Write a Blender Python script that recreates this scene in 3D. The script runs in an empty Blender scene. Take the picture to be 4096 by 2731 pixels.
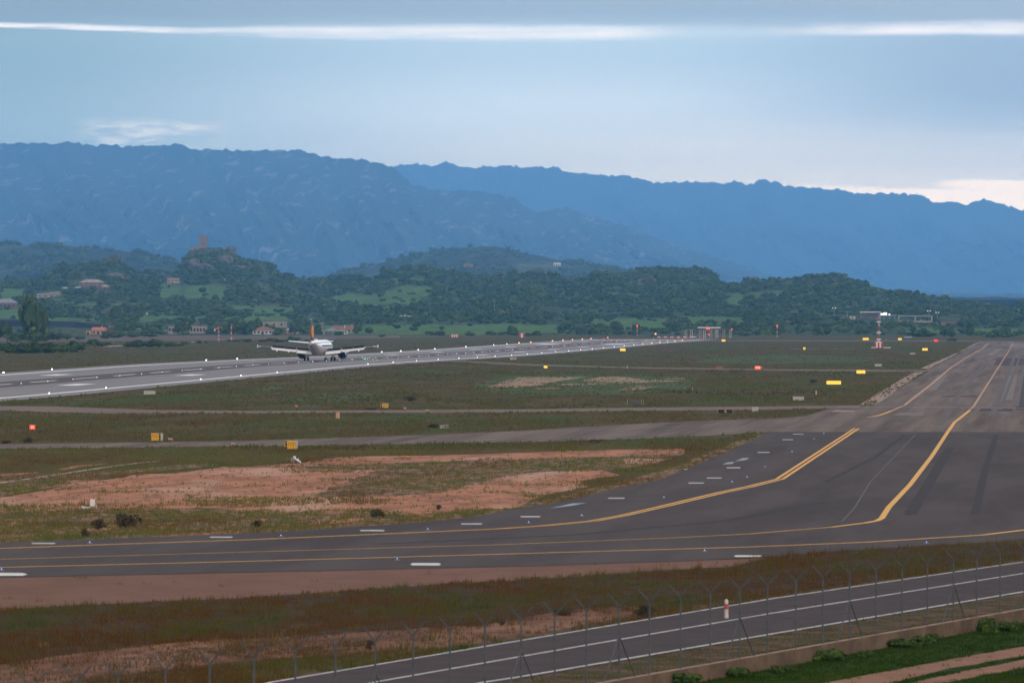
import bpy, bmesh, math, random
import numpy as np
from mathutils import Vector, Matrix
from mathutils.geometry import tessellate_polygon
random.seed(7)
RG = np.random.default_rng(11)
rad = math.radians

# ------------------------------------------------------------------ camera
F = 22755.0; CX, CY = 2048.0, 1365.5; H = 14.0; VX, HY = 4130.0, 1250.0
TH = math.atan((VX - CX) / F); PT = math.atan((CY - HY) / F)
scn = bpy.context.scene
cd = bpy.data.cameras.new('camera'); cam = bpy.data.objects.new('camera', cd)
scn.collection.objects.link(cam); scn.camera = cam
cd.sensor_width = 36.0; cd.lens = F / 4096 * 36.0; cd.clip_start = 1.0; cd.clip_end = 60000.0
cam.location = (0, 0, H); cam.rotation_euler = (rad(90) - PT, 0, TH)
cd.dof.use_dof = True; cd.dof.focus_distance = 1500.0; cd.dof.aperture_fstop = 3.2

# ------------------------------------------------------------------ world, sun, exposure
SUN_EL, SUN_AZ = rad(32), rad(152)      # azimuth measured from +Y towards +X
w = bpy.data.worlds.new('World'); scn.world = w; w.use_nodes = True
nt = w.node_tree; nt.nodes.clear()
def N(t, **k):
    n = nt.nodes.new(t)
    for a, b in k.items(): setattr(n, a, b)
    return n
def link(a, b): nt.links.new(a, b)
def math_(op, a, b=None, c=None, clamp=False):
    n = N('ShaderNodeMath', operation=op); n.use_clamp = clamp
    for i, v in enumerate((a, b, c)):
        if v is None: continue
        if isinstance(v, (int, float)): n.inputs[i].default_value = v
        else: link(v, n.inputs[i])
    return n.outputs[0]
def sstep(v, a, b):
    n = N('ShaderNodeMapRange', interpolation_type='SMOOTHSTEP')
    link(v, n.inputs['Value']); n.inputs['From Min'].default_value = a; n.inputs['From Max'].default_value = b
    return n.outputs['Result']
def mixc(f, a, b):
    n = N('ShaderNodeMix', data_type='RGBA')
    if isinstance(f, (int, float)): n.inputs[0].default_value = f
    else: link(f, n.inputs[0])
    for s, v in ((n.inputs[6], a), (n.inputs[7], b)):
        if isinstance(v, tuple): s.default_value = (*v, 1)
        else: link(v, s)
    return n.outputs[2]
def noise(vec, scale, detail=4, rough=.55):
    n = N('ShaderNodeTexNoise'); link(vec, n.inputs['Vector']); n.inputs['Scale'].default_value = scale
    n.inputs['Detail'].default_value = detail; n.inputs['Roughness'].default_value = rough
    return n.outputs['Fac']
def comb(x, y, z):
    n = N('ShaderNodeCombineXYZ')
    for i, v in enumerate((x, y, z)):
        if isinstance(v, (int, float)): n.inputs[i].default_value = v
        else: link(v, n.inputs[i])
    return n.outputs[0]
tc = N('ShaderNodeTexCoord'); sx = N('ShaderNodeSeparateXYZ'); link(tc.outputs['Generated'], sx.inputs[0])
X_, Y_, Z_ = sx.outputs
hor = math_('SQRT', math_('ADD', math_('MULTIPLY', X_, X_), math_('MULTIPLY', Y_, Y_)))
hor = math_('MAXIMUM', hor, 0.001)
V = math_('DIVIDE', Z_, hor)                       # tangent of elevation
U = math_('ARCTAN2', X_, Y_)                       # azimuth from +Y
K = 10.0                                            # colours below are radiances, background strength is 0.1
def rc(r, g, b, m=1.0): return (r * K * m, g * K * m, b * K * m)
def rl(r, g, b): return rc(r * 1.28, g * 1.13, b * 1.10)     # low band, seen through the haze
# broad cloud veil: cooler low down, neutral overhead
nz = noise(comb(math_('MULTIPLY', U, 6.0), math_('MULTIPLY', V, 60.0), 0.0), 1.0, 5)
nf = noise(comb(math_('MULTIPLY', U, 30.0), math_('MULTIPLY', V, 420.0), 3.0), 1.0, 6, .6)
cn = sstep(noise(tc.outputs['Generated'], 2.2, 5), .35, .7)
back = mixc(cn, rc(.42, .38, .37), rc(.74, .64, .59)); front = mixc(cn, rc(.74, .68, .66), rc(1.22, 1.08, 1.02))
front = mixc(sstep(V, .20, .65), mixc(cn, rc(1.7, 2.1, 2.5), rc(2.4, 2.9, 3.4)), front)  # blue-white band above the view, added to brighten the haze
high = mixc(sstep(math_('SUBTRACT', Y_, math_('MULTIPLY', Z_, .45)), -.1, .85), back, front)   # out-of-view sky made brighter ahead to light the haze, duller behind
SKY_LOW = rl(2.5, 2.35, 1.50); SKY_MID = rl(1.6, 1.75, 1.5); SKY_UP = rl(.86, 1.12, 1.08)
low = mixc(sstep(V, .033, .047), mixc(sstep(V, .020, .035), SKY_LOW, SKY_MID), SKY_UP)
low = mixc(math_('MULTIPLY', sstep(nz, .3, .75), .25), low, rl(1.0, 1.1, 1.1))
low = mixc(math_('MULTIPLY', sstep(U, -.085, -.19), .92), low, mixc(sstep(V, .026, .045), rl(.72, .95, .70), rl(.40, .58, .48)))      # duller towards the left
low = mixc(math_('MULTIPLY', sstep(U, -.075, .0), .8), low, mixc(sstep(V, .024, .04), rl(1.2, 1.3, 1.1), rl(.50, .62, .62)))
# warm pale clouds low on the right
glow = math_('MULTIPLY', sstep(math_('ADD', V, math_('MULTIPLY', math_('SUBTRACT', nf, .5), .006)), .037, .020),
             sstep(math_('ADD', U, math_('MULTIPLY', math_('SUBTRACT', nz, .5), .02)), -.13, -.03))
low = mixc(math_('MULTIPLY', glow, .85), low, rl(3.1, 2.7, 1.7))
bank = math_('MULTIPLY', sstep(math_('ADD', V, math_('MULTIPLY', math_('SUBTRACT', nf, .5), .009)), .0235, .0215), sstep(U, -.06, -.02))
low = mixc(math_('MULTIPLY', bank, .7), low, rl(5.0, 3.9, 2.3))
# small white wisp over the left ridge
wm = math_('MULTIPLY', sstep(math_('ABSOLUTE', math_('SUBTRACT', V, .0312)), .0034, .0008), sstep(math_('ABSOLUTE', math_('SUBTRACT', U, -.1545)), .0165, .006))
wm = math_('MULTIPLY', wm, sstep(noise(comb(math_('MULTIPLY', U, 150.0), math_('MULTIPLY', V, 700.0), 9.4), 1.0, 6, .62), .40, .62))
low = mixc(math_('MULTIPLY', wm, .9), low, rl(2.0, 1.9, 1.4))
# grey cloud deck across the top
vn = math_('ADD', V, math_('MULTIPLY', math_('SUBTRACT', nf, .5), .0024))
low = mixc(sstep(vn, .0482, .0530), low, mixc(sstep(U, -.19, -.08), rl(.36, .44, .39), mixc(sstep(nz, .3, .7), rl(.50, .60, .58), rl(.62, .68, .62))))
# bright slit under the deck
vc = math_('ADD', .0492, math_('MULTIPLY', sstep(U, -.14, -.185), .0013))
vc = math_('ADD', vc, math_('MULTIPLY', sstep(U, -.06, -.03), .0005))
ns = noise(comb(math_('MULTIPLY', U, 26.0), math_('MULTIPLY', V, 90.0), 5.0), 1.0, 5, .6)
wd = math_('MULTIPLY', math_('ADD', .0004, math_('MULTIPLY', sstep(U, -.165, -.125), .00095)), math_('ADD', .25, math_('MULTIPLY', ns, 1.3)))
dist = math_('DIVIDE', math_('ABSOLUTE', math_('SUBTRACT', vn, vc)), wd)
slit = math_('MULTIPLY', sstep(dist, 1.4, .0), math_('SUBTRACT', 1.0, math_('MULTIPLY', sstep(math_('ABSOLUTE', math_('ADD', U, .054)), .024, .004), .75)))
slit = math_('MULTIPLY', slit, math_('MULTIPLY', math_('ADD', .45, math_('MULTIPLY', sstep(nf, .25, .6), .55)), math_('ADD', .45, math_('MULTIPLY', sstep(ns, .3, .55), .55))))
low = mixc(slit, low, rl(1.75, 1.7, 1.45))
col = mixc(sstep(V, .056, .16), low, high)
sky = N('ShaderNodeTexSky', sky_type='NISHITA'); sky.sun_disc = False
sky.sun_elevation = SUN_EL; sky.sun_rotation = SUN_AZ
col = mixc(.10, col, sky.outputs[0])
col = mixc(sstep(Z_, -.002, -.02), col, rc(.16, .16, .15))
bg = N('ShaderNodeBackground'); link(col, bg.inputs['Color']); bg.inputs['Strength'].default_value = 0.1
wo = N('ShaderNodeOutputWorld'); link(bg.outputs[0], wo.inputs['Surface'])

sl = bpy.data.lights.new('sun', 'SUN'); sl.energy = 1.35; sl.angle = rad(11); sl.color = (1, .90, .80)
so = bpy.data.objects.new('sun', sl); scn.collection.objects.link(so)
sd = Vector((math.sin(SUN_AZ) * math.cos(SUN_EL), math.cos(SUN_AZ) * math.cos(SUN_EL), math.sin(SUN_EL)))
so.rotation_euler = sd.to_track_quat('Z', 'Y').to_euler(); so.location = (0, 0, 300)
scn.view_settings.view_transform = 'Standard'; scn.view_settings.look = 'None'
scn.view_settings.exposure = 0.0; scn.view_settings.gamma = 1.0; scn.view_settings.use_curve_mapping = False
scn.cycles.use_denoising = True
scn.cycles.max_bounces = 6; scn.cycles.volume_bounces = 2; scn.cycles.transparent_max_bounces = 8

# ------------------------------------------------------------------ projection helpers
Rm = np.array(cam.rotation_euler.to_matrix())
def rays(px, py):
    px, py = np.broadcast_arrays(np.asarray(px, float), np.asarray(py, float))
    d = np.stack([px - CX, -(py - CY), np.full(px.shape, -F)], -1)
    return d @ Rm.T
def at(px, py, Y):
    """world point seen at a picture position, at distance Y along the runway direction"""
    d = rays(px, py); k = np.asarray(Y, float) / d[..., 1]
    p = d * k[..., None]; p[..., 2] += H
    return p
PK_Y = [0, 800, 937, 1080, 1236, 1440, 1640, 1816, 2080, 2260, 2540, 2800, 9e9]
PK_Z = [0, 0, -.30, 0, .22, .60, .28, -.18, -.32, -.22, 0, 0, 0]
YK = np.arange(760, 2861, 20.0)
PROF = np.interp(YK, PK_Y, PK_Z)
PROF = np.convolve(np.pad(PROF, 3, 'edge'), np.ones(7) / 7, 'valid')
def gz(X, Y):
    return np.interp(Y, YK, PROF, left=0, right=0) * np.interp(X, [-130, -60], [1, 0])
WA, WB = -77.5, .286                                  # the perimeter wall runs along X = WA + WB*Y
def ground(px, py, z0=0.0, flat=False):
    d = rays(px, py); z = np.full(d.shape[:-1], z0)
    for _ in range(6):
        k = (z - H) / np.minimum(d[..., 2], -1e-3)
        X = d[..., 0] * k; Y = d[..., 1] * k
        if flat: break
        z = z0 + gz(X, Y)
    return np.stack([X, Y, z], -1)
def G(px, py): 
    p = ground(px, py); return (float(p[0]), float(p[1]), float(p[2]))

# value noise
_T = RG.random((256, 256))
def vn2(x, y):
    x = np.asarray(x, float); y = np.asarray(y, float)
    xi = np.floor(x).astype(int); yi = np.floor(y).astype(int); fx = x - xi; fy = y - yi
    fx = fx * fx * (3 - 2 * fx); fy = fy * fy * (3 - 2 * fy)
    a = _T[xi & 255, yi & 255]; b = _T[(xi + 1) & 255, yi & 255]; c = _T[xi & 255, (yi + 1) & 255]; e = _T[(xi + 1) & 255, (yi + 1) & 255]
    return (a * (1 - fx) + b * fx) * (1 - fy) + (c * (1 - fx) + e * fx) * fy
def fbm(x, y, o=5, g=.5):
    s = 0; a = 1; t = 0
    for i in range(o):
        s = s + a * vn2(x * 2 ** i + 17.3 * i, y * 2 ** i + 9.1 * i); t += a; a *= g
    return s / t * 2 - 1
def inpoly(pts, poly):
    x, y = pts[:, 0], pts[:, 1]; r = np.zeros(len(pts), bool); n = len(poly)
    for i in range(n):
        x1, y1 = poly[i][:2]; x2, y2 = poly[(i + 1) % n][:2]
        if y1 == y2: continue
        c = ((y1 > y) != (y2 > y)) & (x < (x2 - x1) * (y - y1) / (y2 - y1) + x1); r ^= c
    return r

# ------------------------------------------------------------------ materials
MATS = {}
def mat(name, col, rough=.8, col2=None, scale=1.0, lo=.35, hi=.65, detail=5, emit=None, es=1.0, stretch=(1, 1, 1), metal=0, bump=0, col3=None, scale3=1, lo3=.5, hi3=.6, attr=None, spec=.3, coords='pos', dist=0):
    if name in MATS: return MATS[name]
    m = bpy.data.materials.new(name); m.use_nodes = True; t = m.node_tree; p = t.nodes['Principled BSDF']
    def lk(a, b): t.links.new(a, b)
    p.inputs['Base Color'].default_value = (*col, 1); p.inputs['Roughness'].default_value = rough; p.inputs['Metallic'].default_value = metal
    p.inputs['Specular IOR Level'].default_value = min(spec, .02) if rough >= .85 else spec
    if coords == 'pos': vec = t.nodes.new('ShaderNodeNewGeometry').outputs['Position']
    else: vec = t.nodes.new('ShaderNodeTexCoord').outputs['Object']
    mp = t.nodes.new('ShaderNodeMapping'); mp.inputs['Scale'].default_value = stretch; lk(vec, mp.inputs[0])
    def nz_(sc, d=detail):
        n = t.nodes.new('ShaderNodeTexNoise'); n.inputs['Scale'].default_value = sc; n.inputs['Detail'].default_value = d; n.inputs['Roughness'].default_value = .62
        n.inputs['Distortion'].default_value = dist
        lk(mp.outputs[0], n.inputs['Vector']); return n.outputs['Fac']
    def ss(v, a, b):
        n = t.nodes.new('ShaderNodeMapRange'); n.interpolation_type = 'SMOOTHSTEP'; lk(v, n.inputs[0]); n.inputs[1].default_value = a; n.inputs[2].default_value = b; return n.outputs[0]
    def mx(f, a, b):
        n = t.nodes.new('ShaderNodeMix'); n.data_type = 'RGBA'; lk(f, n.inputs[0])
        for s, v in ((n.inputs[6], a), (n.inputs[7], b)):
            if isinstance(v, tuple): s.default_value = (*v, 1)
            else: lk(v, s)
        return n.outputs[2]
    c = None
    if attr:
        a = t.nodes.new('ShaderNodeAttribute'); a.attribute_name = 'rnd'
        r = t.nodes.new('ShaderNodeValToRGB'); lk(a.outputs['Fac'], r.inputs[0]); e = r.color_ramp.elements
        while len(e) < len(attr): e.new(.5)
        for i, cc in enumerate(attr): e[i].position = i / max(1, len(attr) - 1); e[i].color = (*cc, 1)
        c = r.outputs[0]
    elif col2 is not None:
        f = ss(nz_(scale), lo, hi); c = mx(f, col, col2)
    if col3 is not None:
        c = mx(ss(nz_(scale3), lo3, hi3), c if c is not None else col, col3)
    if c is not None: lk(c, p.inputs['Base Color'])
    if bump:
        b = t.nodes.new('ShaderNodeBump'); b.inputs['Strength'].default_value = .6; b.inputs['Distance'].default_value = bump
        lk(nz_(scale * 3), b.inputs['Height']); lk(b.outputs[0], p.inputs['Normal'])
    if emit is not None:
        p.inputs['Emission Color'].default_value = (*emit, 1); p.inputs['Emission Strength'].default_value = es
    MATS[name] = m; return m

# ------------------------------------------------------------------ mesh helpers
C = scn.collection
def tag(o, label, cat, group=None, kind=None):
    if label: o['label'] = label
    if cat: o['category'] = cat
    if group: o['group'] = group
    if kind: o['kind'] = kind
    return o
def npmesh(name, v, f, m, parent=None, rnd=None, smooth=False):
    """v (n,3), f (k,3|4) arrays -> object, quickly"""
    me = bpy.data.meshes.new(name); v = np.asarray(v, np.float32); f = np.asarray(f, np.int32)
    me.vertices.add(len(v)); me.vertices.foreach_set('co', v.ravel())
    me.loops.add(f.size); me.loops.foreach_set('vertex_index', f.ravel())
    me.polygons.add(len(f)); me.polygons.foreach_set('loop_start', np.arange(0, f.size, f.shape[1], dtype=np.int32))
    me.polygons.foreach_set('loop_total', np.full(len(f), f.shape[1], np.int32))
    if smooth: me.polygons.foreach_set('use_smooth', np.ones(len(f), bool))
    if rnd is not None:
        a = me.attributes.new('rnd', 'FLOAT', 'POINT'); a.data.foreach_set('value', np.asarray(rnd, np.float32))
    me.update(); me.validate(); me.materials.append(m)
    o = bpy.data.objects.new(name, me); C.objects.link(o); o.parent = parent
    return o
class MB:
    def __init__(s): s.v = []; s.f = []
    def add(s, vs, fs):
        b = len(s.v); s.v += [tuple(float(q) for q in p) for p in vs]; s.f += [tuple(i + b for i in f) for f in fs]; return s
    def box(s, x0, x1, y0, y1, z0, z1, M=None):
        vs = [Vector((x, y, z)) for z in (z0, z1) for y in (y0, y1) for x in (x0, x1)]
        if M is not None: vs = [M @ p for p in vs]
        return s.add(vs, [(0, 2, 3, 1), (4, 5, 7, 6), (0, 1, 5, 4), (2, 6, 7, 3), (0, 4, 6, 2), (1, 3, 7, 5)])
    def tube(s, p0, p1, r0, r1=None, n=8, cap=True):
        r1 = r0 if r1 is None else r1; p0 = Vector(p0); p1 = Vector(p1); d = (p1 - p0).normalized()
        a = d.orthogonal().normalized(); b = d.cross(a); vs = []
        for p, r in ((p0, r0), (p1, r1)):
            for i in range(n):
                t = 2 * math.pi * i / n; vs.append(p + a * math.cos(t) * r + b * math.sin(t) * r)
        fs = [(i, (i + 1) % n, n + (i + 1) % n, n + i) for i in range(n)]
        if cap: fs += [tuple(range(n))[::-1], tuple(range(n, 2 * n))]
        return s.add(vs, fs)
    def loft(s, rings, cap=True):
        n = len(rings[0]); vs = [p for r in rings for p in r]; fs = []
        for j in range(len(rings) - 1):
            for i in range(n): fs.append((j * n + i, j * n + (i + 1) % n, (j + 1) * n + (i + 1) % n, (j + 1) * n + i))
        if cap: fs += [tuple(range(n))[::-1], tuple(range((len(rings) - 1) * n, len(rings) * n))]
        return s.add(vs, fs)
    def build(s, name, m, parent=None, smooth=False, bevel=0, label=None):
        me = bpy.data.meshes.new(name); me.from_pydata(s.v, [], s.f)
        bm = bmesh.new(); bm.from_mesh(me); bmesh.ops.recalc_face_normals(bm, faces=bm.faces)
        if bevel: bmesh.ops.bevel(bm, geom=bm.edges[:], offset=bevel, segments=2, affect='EDGES', profile=.7)
        bm.to_mesh(me); bm.free()
        if smooth:
            for p in me.polygons: p.use_smooth = True
        me.materials.append(m); o = bpy.data.objects.new(name, me); C.objects.link(o); o.parent = parent
        if label: o['label'] = label
        return o
def empty(name, loc, label, cat, group=None, rz=0):
    o = bpy.data.objects.new(name, None); C.objects.link(o); o.location = loc; o.rotation_euler = (0, 0, rz); o.empty_display_size = .5
    return tag(o, label, cat, group)
def dup(root, loc, rz=None, label=None, scale=None):
    r = root.copy(); C.objects.link(r); r.location = loc
    if rz is not None: r.rotation_euler = (0, 0, rz)
    if scale is not None: r.scale = scale
    if label: r['label'] = label
    for ch in list(root.children):
        c = ch.copy(); C.objects.link(c); c.parent = r
        for g in list(ch.children):
            d = g.copy(); C.objects.link(d); d.parent = c
    return r
def text(s, size, m, parent, loc, rot=(rad(90), 0, 0), name='lettering'):
    cu = bpy.data.curves.new(name, 'FONT'); cu.body = s; cu.size = size; cu.align_x = 'CENTER'; cu.align_y = 'CENTER'; cu.extrude = .004
    t_ = bpy.data.objects.new(name, cu); C.objects.link(t_); bpy.context.view_layer.update(); me = bpy.data.meshes.new_from_object(t_.evaluated_get(bpy.context.evaluated_depsgraph_get())); bpy.data.objects.remove(t_); me.materials.clear(); me.materials.append(m)
    o = bpy.data.objects.new(name, me); C.objects.link(o); o.parent = parent; o.location = loc; o.rotation_euler = rot
    return o
# ------------------------------------------------------------------ ground sheets
def dens(poly, step=25, closed=True):
    o = []
    for i in range(len(poly) - (0 if closed else 1)):
        a = np.array(poly[i], float); b = np.array(poly[(i + 1) % len(poly)], float)
        n = max(1, int(np.linalg.norm(b - a) / step))
        for k in range(n): o.append(a + (b - a) * k / n)
    if not closed: o.append(np.array(poly[-1], float))
    return np.array(o)
SHEETS = {}
def sheet(name, polys, dz, m, jit=0, z0=0.0, kind='structure', world=False, register=None, label=None, flat=False):
    """flat sheet(s) from outlines; polys are picture outlines of what lies on the ground (or world outlines)"""
    bm = bmesh.new(); outs = []
    for poly in polys:
        if world: W = np.array([(p[0], p[1], z0) for p in poly], float)
        else:
            P = dens(poly, 12 if jit else 30)
            W = ground(P[:, 0], P[:, 1], z0, flat)
        if jit:
            a = fbm(W[:, 0] * .9 + 3, W[:, 1] * .25, 4) * jit; b = fbm(W[:, 0] * .9 + 50, W[:, 1] * .25 + 7, 4) * jit
            W = W + np.stack([a, b * 3 * (np.clip(W[:, 1], 200, 1500) / 400), a * 0], -1)
        outs.append(W)
        tris = tessellate_polygon([[Vector((p[0], p[1], 0)) for p in W]])
        vs = [bm.verts.new((p[0], p[1], 0)) for p in W]
        for t in tris:
            try: bm.faces.new([vs[i] for i in t])
            except ValueError: pass
    allw = np.concatenate(outs)
    if allw[:, 0].min() < -60 and allw[:, 1].max() > 760 and not flat:
        for x in (-130, -60):
            bmesh.ops.bisect_plane(bm, geom=bm.verts[:] + bm.edges[:] + bm.faces[:], plane_co=(x, 0, 0), plane_no=(1, 0, 0))
        for y in YK:
            if allw[:, 1].min() < y < allw[:, 1].max():
                bmesh.ops.bisect_plane(bm, geom=bm.verts[:] + bm.edges[:] + bm.faces[:], plane_co=(0, y, 0), plane_no=(0, 1, 0))
    for v in bm.verts: v.co.z = (0 if flat else float(gz(v.co.x, v.co.y))) + z0 + dz
    for f in bm.faces:
        f.normal_update()
        if f.normal.z < 0: f.normal_flip()
    me = bpy.data.meshes.new(name); bm.to_mesh(me); bm.free(); me.materials.append(m)
    o = bpy.data.objects.new(name, me); C.objects.link(o)
    if kind: o['kind'] = kind
    if label: o['label'] = label
    if register: SHEETS.setdefault(register, []).extend([W[:, :2] for W in outs])
    return o

GRASS = mat('field_grass', (0.065, 0.054, 0.009), .95, (0.099, 0.069, 0.022), .10, .38, .62, 7, stretch=(1, .3, 1), col3=(0.047, 0.076, 0.007), scale3=.03, lo3=.5, hi3=.64)
# the plain, one sheet to the horizon, cut off along the perimeter wall
xs = [-18500, -5500, -1800, -900, -500, -320, -130, -60, 0, 80, 300, 900, 2500, 13500]
ys = [-300, 60, 200, 400, 600] + list(YK) + [3000, 3200, 3600, 4200, 6000, 9000, 38500]
gx, gy = np.meshgrid(xs, ys); gv = np.stack([gx, gy, gz(gx, gy)], -1).reshape(-1, 3)
nx, ny = len(xs), len(ys)
bm = bmesh.new(); vs = [bm.verts.new(p) for p in gv]
for j in range(ny - 1):
    for i in range(nx - 1): bm.faces.new([vs[j * nx + i], vs[j * nx + i + 1], vs[(j + 1) * nx + i + 1], vs[(j + 1) * nx + i]])
bmesh.ops.bisect_plane(bm, geom=bm.verts[:] + bm.edges[:] + bm.faces[:], plane_co=(WA, 0, 0), plane_no=(1, -WB, 0), clear_outer=True)
me = bpy.data.meshes.new('ground'); bm.to_mesh(me); bm.free(); me.materials.append(GRASS)
o = bpy.data.objects.new('ground', me); C.objects.link(o); o['kind'] = 'structure'

M_DIRT = mat('red_dirt', (0.448, 0.210, 0.125), .95, (0.287, 0.138, 0.085), .35, .40, .62, 8, stretch=(1, .25, 1), col3=(0.494, 0.300, 0.219), scale3=.10, lo3=.48, hi3=.66)
M_DIRTG = mat('dry_mix', (.15, .105, .06), .95, (.30, .165, .115), .6, .42, .58, 6, stretch=(1, .3, 1), col3=(.08, .09, .04), scale3=.35, lo3=.5, hi3=.62)
M_GRAVEL = mat('pink_gravel', (0.175, 0.095, 0.067), .95, (0.212, 0.117, 0.084), .25, .3, .7, 8, stretch=(1, .5, 1), col3=(0.159, 0.101, 0.086), scale3=3, lo3=.5, hi3=.8)
M_WEED = mat('weed_bed', (.052, .040, .020), .95, (.070, .042, .026), .3, .4, .6, 5)
M_GREEN = mat('fresh_grass', (.06, .105, .035), .95, (.09, .10, .045), .15, .4, .6, 5, stretch=(1, .3, 1))
M_SANDY = mat('sandy_soil', (.37, .25, .175), .95, (.27, .20, .13), .25, .4, .62, 6, stretch=(1, .12, 1), col3=(.10, .115, .05), scale3=.6, lo3=.53, hi3=.60)
M_ASPH = mat('dark_asphalt', (.080, .065, .063), .92, (.098, .080, .076), .22, .36, .64, 8, stretch=(1, .09, 1), col3=(.070, .057, .056), scale3=.10, lo3=.48, hi3=.64)
M_OLD = mat('old_concrete', (.138, .106, .092), .9, (.205, .160, .134), .14, .36, .64, 9, stretch=(2.4, .05, 1), col3=(.105, .082, .072), scale3=.10, lo3=.50, hi3=.68)
M_TAXI = mat('grey_pavement', (0.193, 0.145, 0.119), .9, (0.226, 0.176, 0.143), .2, .35, .65, 6, stretch=(.3, 1, 1), col3=(0.149, 0.113, 0.097), scale3=.3, lo3=.5, hi3=.7)
M_RUN = mat('runway_asphalt', (.140, .108, .092), .72, (.168, .130, .112), .05, .35, .65, 6, stretch=(1.6, .08, 1), col3=(.120, .094, .084), scale3=.3, lo3=.5, hi3=.68, spec=.5)
M_ROAD = mat('service_asphalt', (0.068, 0.053, 0.053), .9, (0.084, 0.066, 0.065), .5, .35, .65, 6)
M_WHITE = mat('white_paint', (.68, .67, .64), .7, (.55, .54, .52), .4, .4, .7, 5)
M_WHITE2 = mat('worn_white_paint', (.40, .39, .375), .7, (.22, .21, .21), 1.2, .45, .65, 6)
M_YEL = mat('yellow_paint', (.80, .40, .025), .7, (.46, .24, .04), .9, .48, .75, 7)
M_YEL2 = mat('worn_yellow_paint', (.34, .215, .10), .7, (.20, .15, .11), .5, .45, .7, 6)
M_ORG2 = mat('faded_orange_paint', (.46, .235, .11), .7, (.30, .18, .12), .3, .45, .7, 6, stretch=(1, .1, 1))

# far dry field and greener parts of the airfield
sheet('dry_field', [[(-600, 1372), (500, 1366), (900, 1362), (1600, 1352), (1600, 1341.5), (300, 1343), (-600, 1346)]], .03, mat('dry_field', (.155, .115, .085), .95, (.12, .10, .07), .05, .4, .6, 5, stretch=(1, .2, 1)), .0)
sheet('green_field', [[(1880, 1560), (1900, 1530), (2060, 1503), (2300, 1499), (2700, 1505), (2790, 1522), (2740, 1560), (2500, 1578), (2100, 1582)],
                      [(2780, 1452), (2850, 1425), (3200, 1418), (3500, 1430), (3460, 1446), (3100, 1456)], [(1120, 1600), (1300, 1572), (1500, 1566), (1560, 1580), (1400, 1600), (1250, 1612)],
                      [(980, 1560), (1090, 1545), (1150, 1555), (1050, 1572)]], .012, M_GREEN, .8)
sheet('sandy_ground', [[(1950, 1545), (2000, 1530), (2080, 1509), (2180, 1507), (2345, 1508), (2260, 1520), (2180, 1535), (2150, 1545), (2000, 1552)],
                       [(2330, 1519), (2400, 1508), (2480, 1506), (2530, 1512), (2600, 1519), (2760, 1524), (2640, 1527), (2500, 1533), (2400, 1528), (2330, 1524)],
                       [(2470, 1560), (2500, 1550), (2560, 1542), (2640, 1548), (2560, 1558)], [(2140, 1553), (2230, 1550), (2230, 1554), (2150, 1556)],
                       [(2230, 1536), (2400, 1532), (2440, 1535), (2300, 1542), (2240, 1541)], [(2660, 1514), (2720, 1511), (2760, 1514), (2700, 1517)]], .016, M_SANDY, .7)
# red earth between the second taxiway and the new asphalt
sheet('dirt_ground', [[(-300, 2060), (-300, 2000), (0, 1990), (180, 1962), (300, 1930), (450, 1915), (540, 1897), (700, 1893), (800, 1880), (900, 1866), (1100, 1868), (1280, 1874), (1420, 1880), (1560, 1874), (1444, 1907), (1330, 1950), (1248, 1984), (1421, 1988), (1678, 1976), (1795, 1951), (1935, 1923), (2010, 1905), (2117, 1886), (2250, 1880), (2402, 1879), (2482, 1902), (2380, 1912), (2327, 1925), (2350, 1946), (2210, 1972), (2110, 2003), (2093, 2022), (2071, 2031), (1940, 2036), (1795, 2047), (1725, 2066), (1640, 2062), (1514, 2052), (1330, 2056), (1140, 2050), (1000, 2043), (795, 2030), (600, 2036), (374, 2035), (200, 2044), (0, 2046)],
                      [(1000, 1864), (1210, 1851), (1290, 1838), (1374, 1827), (1540, 1824), (1701, 1822), (1900, 1817), (2100, 1810), (2300, 1803), (2460, 1799), (2739, 1794), (2730, 1812), (2600, 1820), (2468, 1824), (2300, 1830), (2100, 1838), (1865, 1841), (1600, 1852), (1300, 1862), (1100, 1866)],
                      [(2491, 1836), (2560, 1832), (2650, 1837), (2640, 1850), (2500, 1854)], [(300, 2128), (420, 2100), (520, 2092), (560, 2100), (480, 2112)], [(560, 2150), (700, 2135), (950, 2120), (1010, 2124), (800, 2142), (600, 2158)],
                      [(0, 2090), (120, 2080), (130, 2086), (20, 2096)], [(1180, 2090), (1330, 2080), (1420, 2070), (1500, 2072), (1380, 2092), (1200, 2098)], [(230, 1875), (330, 1860), (430, 1852), (420, 1856), (320, 1868), (250, 1880)], [(0, 1895), (150, 1888), (150, 1893), (0, 1905)]], .016, M_DIRT, .4)
sheet('mixed_ground', [[(880, 1872), (1300, 1862), (1700, 1846), (2300, 1829), (2740, 1810), (2640, 1850), (2480, 1880), (2100, 1870), (1560, 1876), (1100, 1872)],[(-300, 2190), (0, 2176), (400, 2158), (1100, 2131), (1400, 2110), (1701, 2091), (1917, 2066), (2071, 2036), (2100, 2030), (1940, 2030), (1700, 2040), (1400, 2046), (1000, 2036), (600, 2030), (0, 2036), (-300, 2050)],
                       [(2071, 2036), (2196, 2019), (2468, 1954), (2645, 1919), (2795, 1856), (2959, 1785), (3062, 1734), (3030, 1730), (2900, 1782), (2730, 1856), (2600, 1895), (2440, 1935), (2180, 1998), (2090, 2015)],
                       [(-300, 2010), (0, 1985), (180, 1955), (540, 1890), (900, 1860), (800, 1850), (500, 1880), (100, 1900), (-300, 1940)]], .010, M_DIRTG, .5)
sheet('mixed_ground', [[(1240, 1986), (1330, 1948), (1444, 1905), (1561, 1872), (1700, 1866), (2100, 1866), (2420, 1874), (2402, 1882), (2250, 1884), (2117, 1890), (2010, 1909), (1935, 1927), (1795, 1955), (1678, 1979), (1421, 1990)]], .0215, M_DIRTG, .5)
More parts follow.
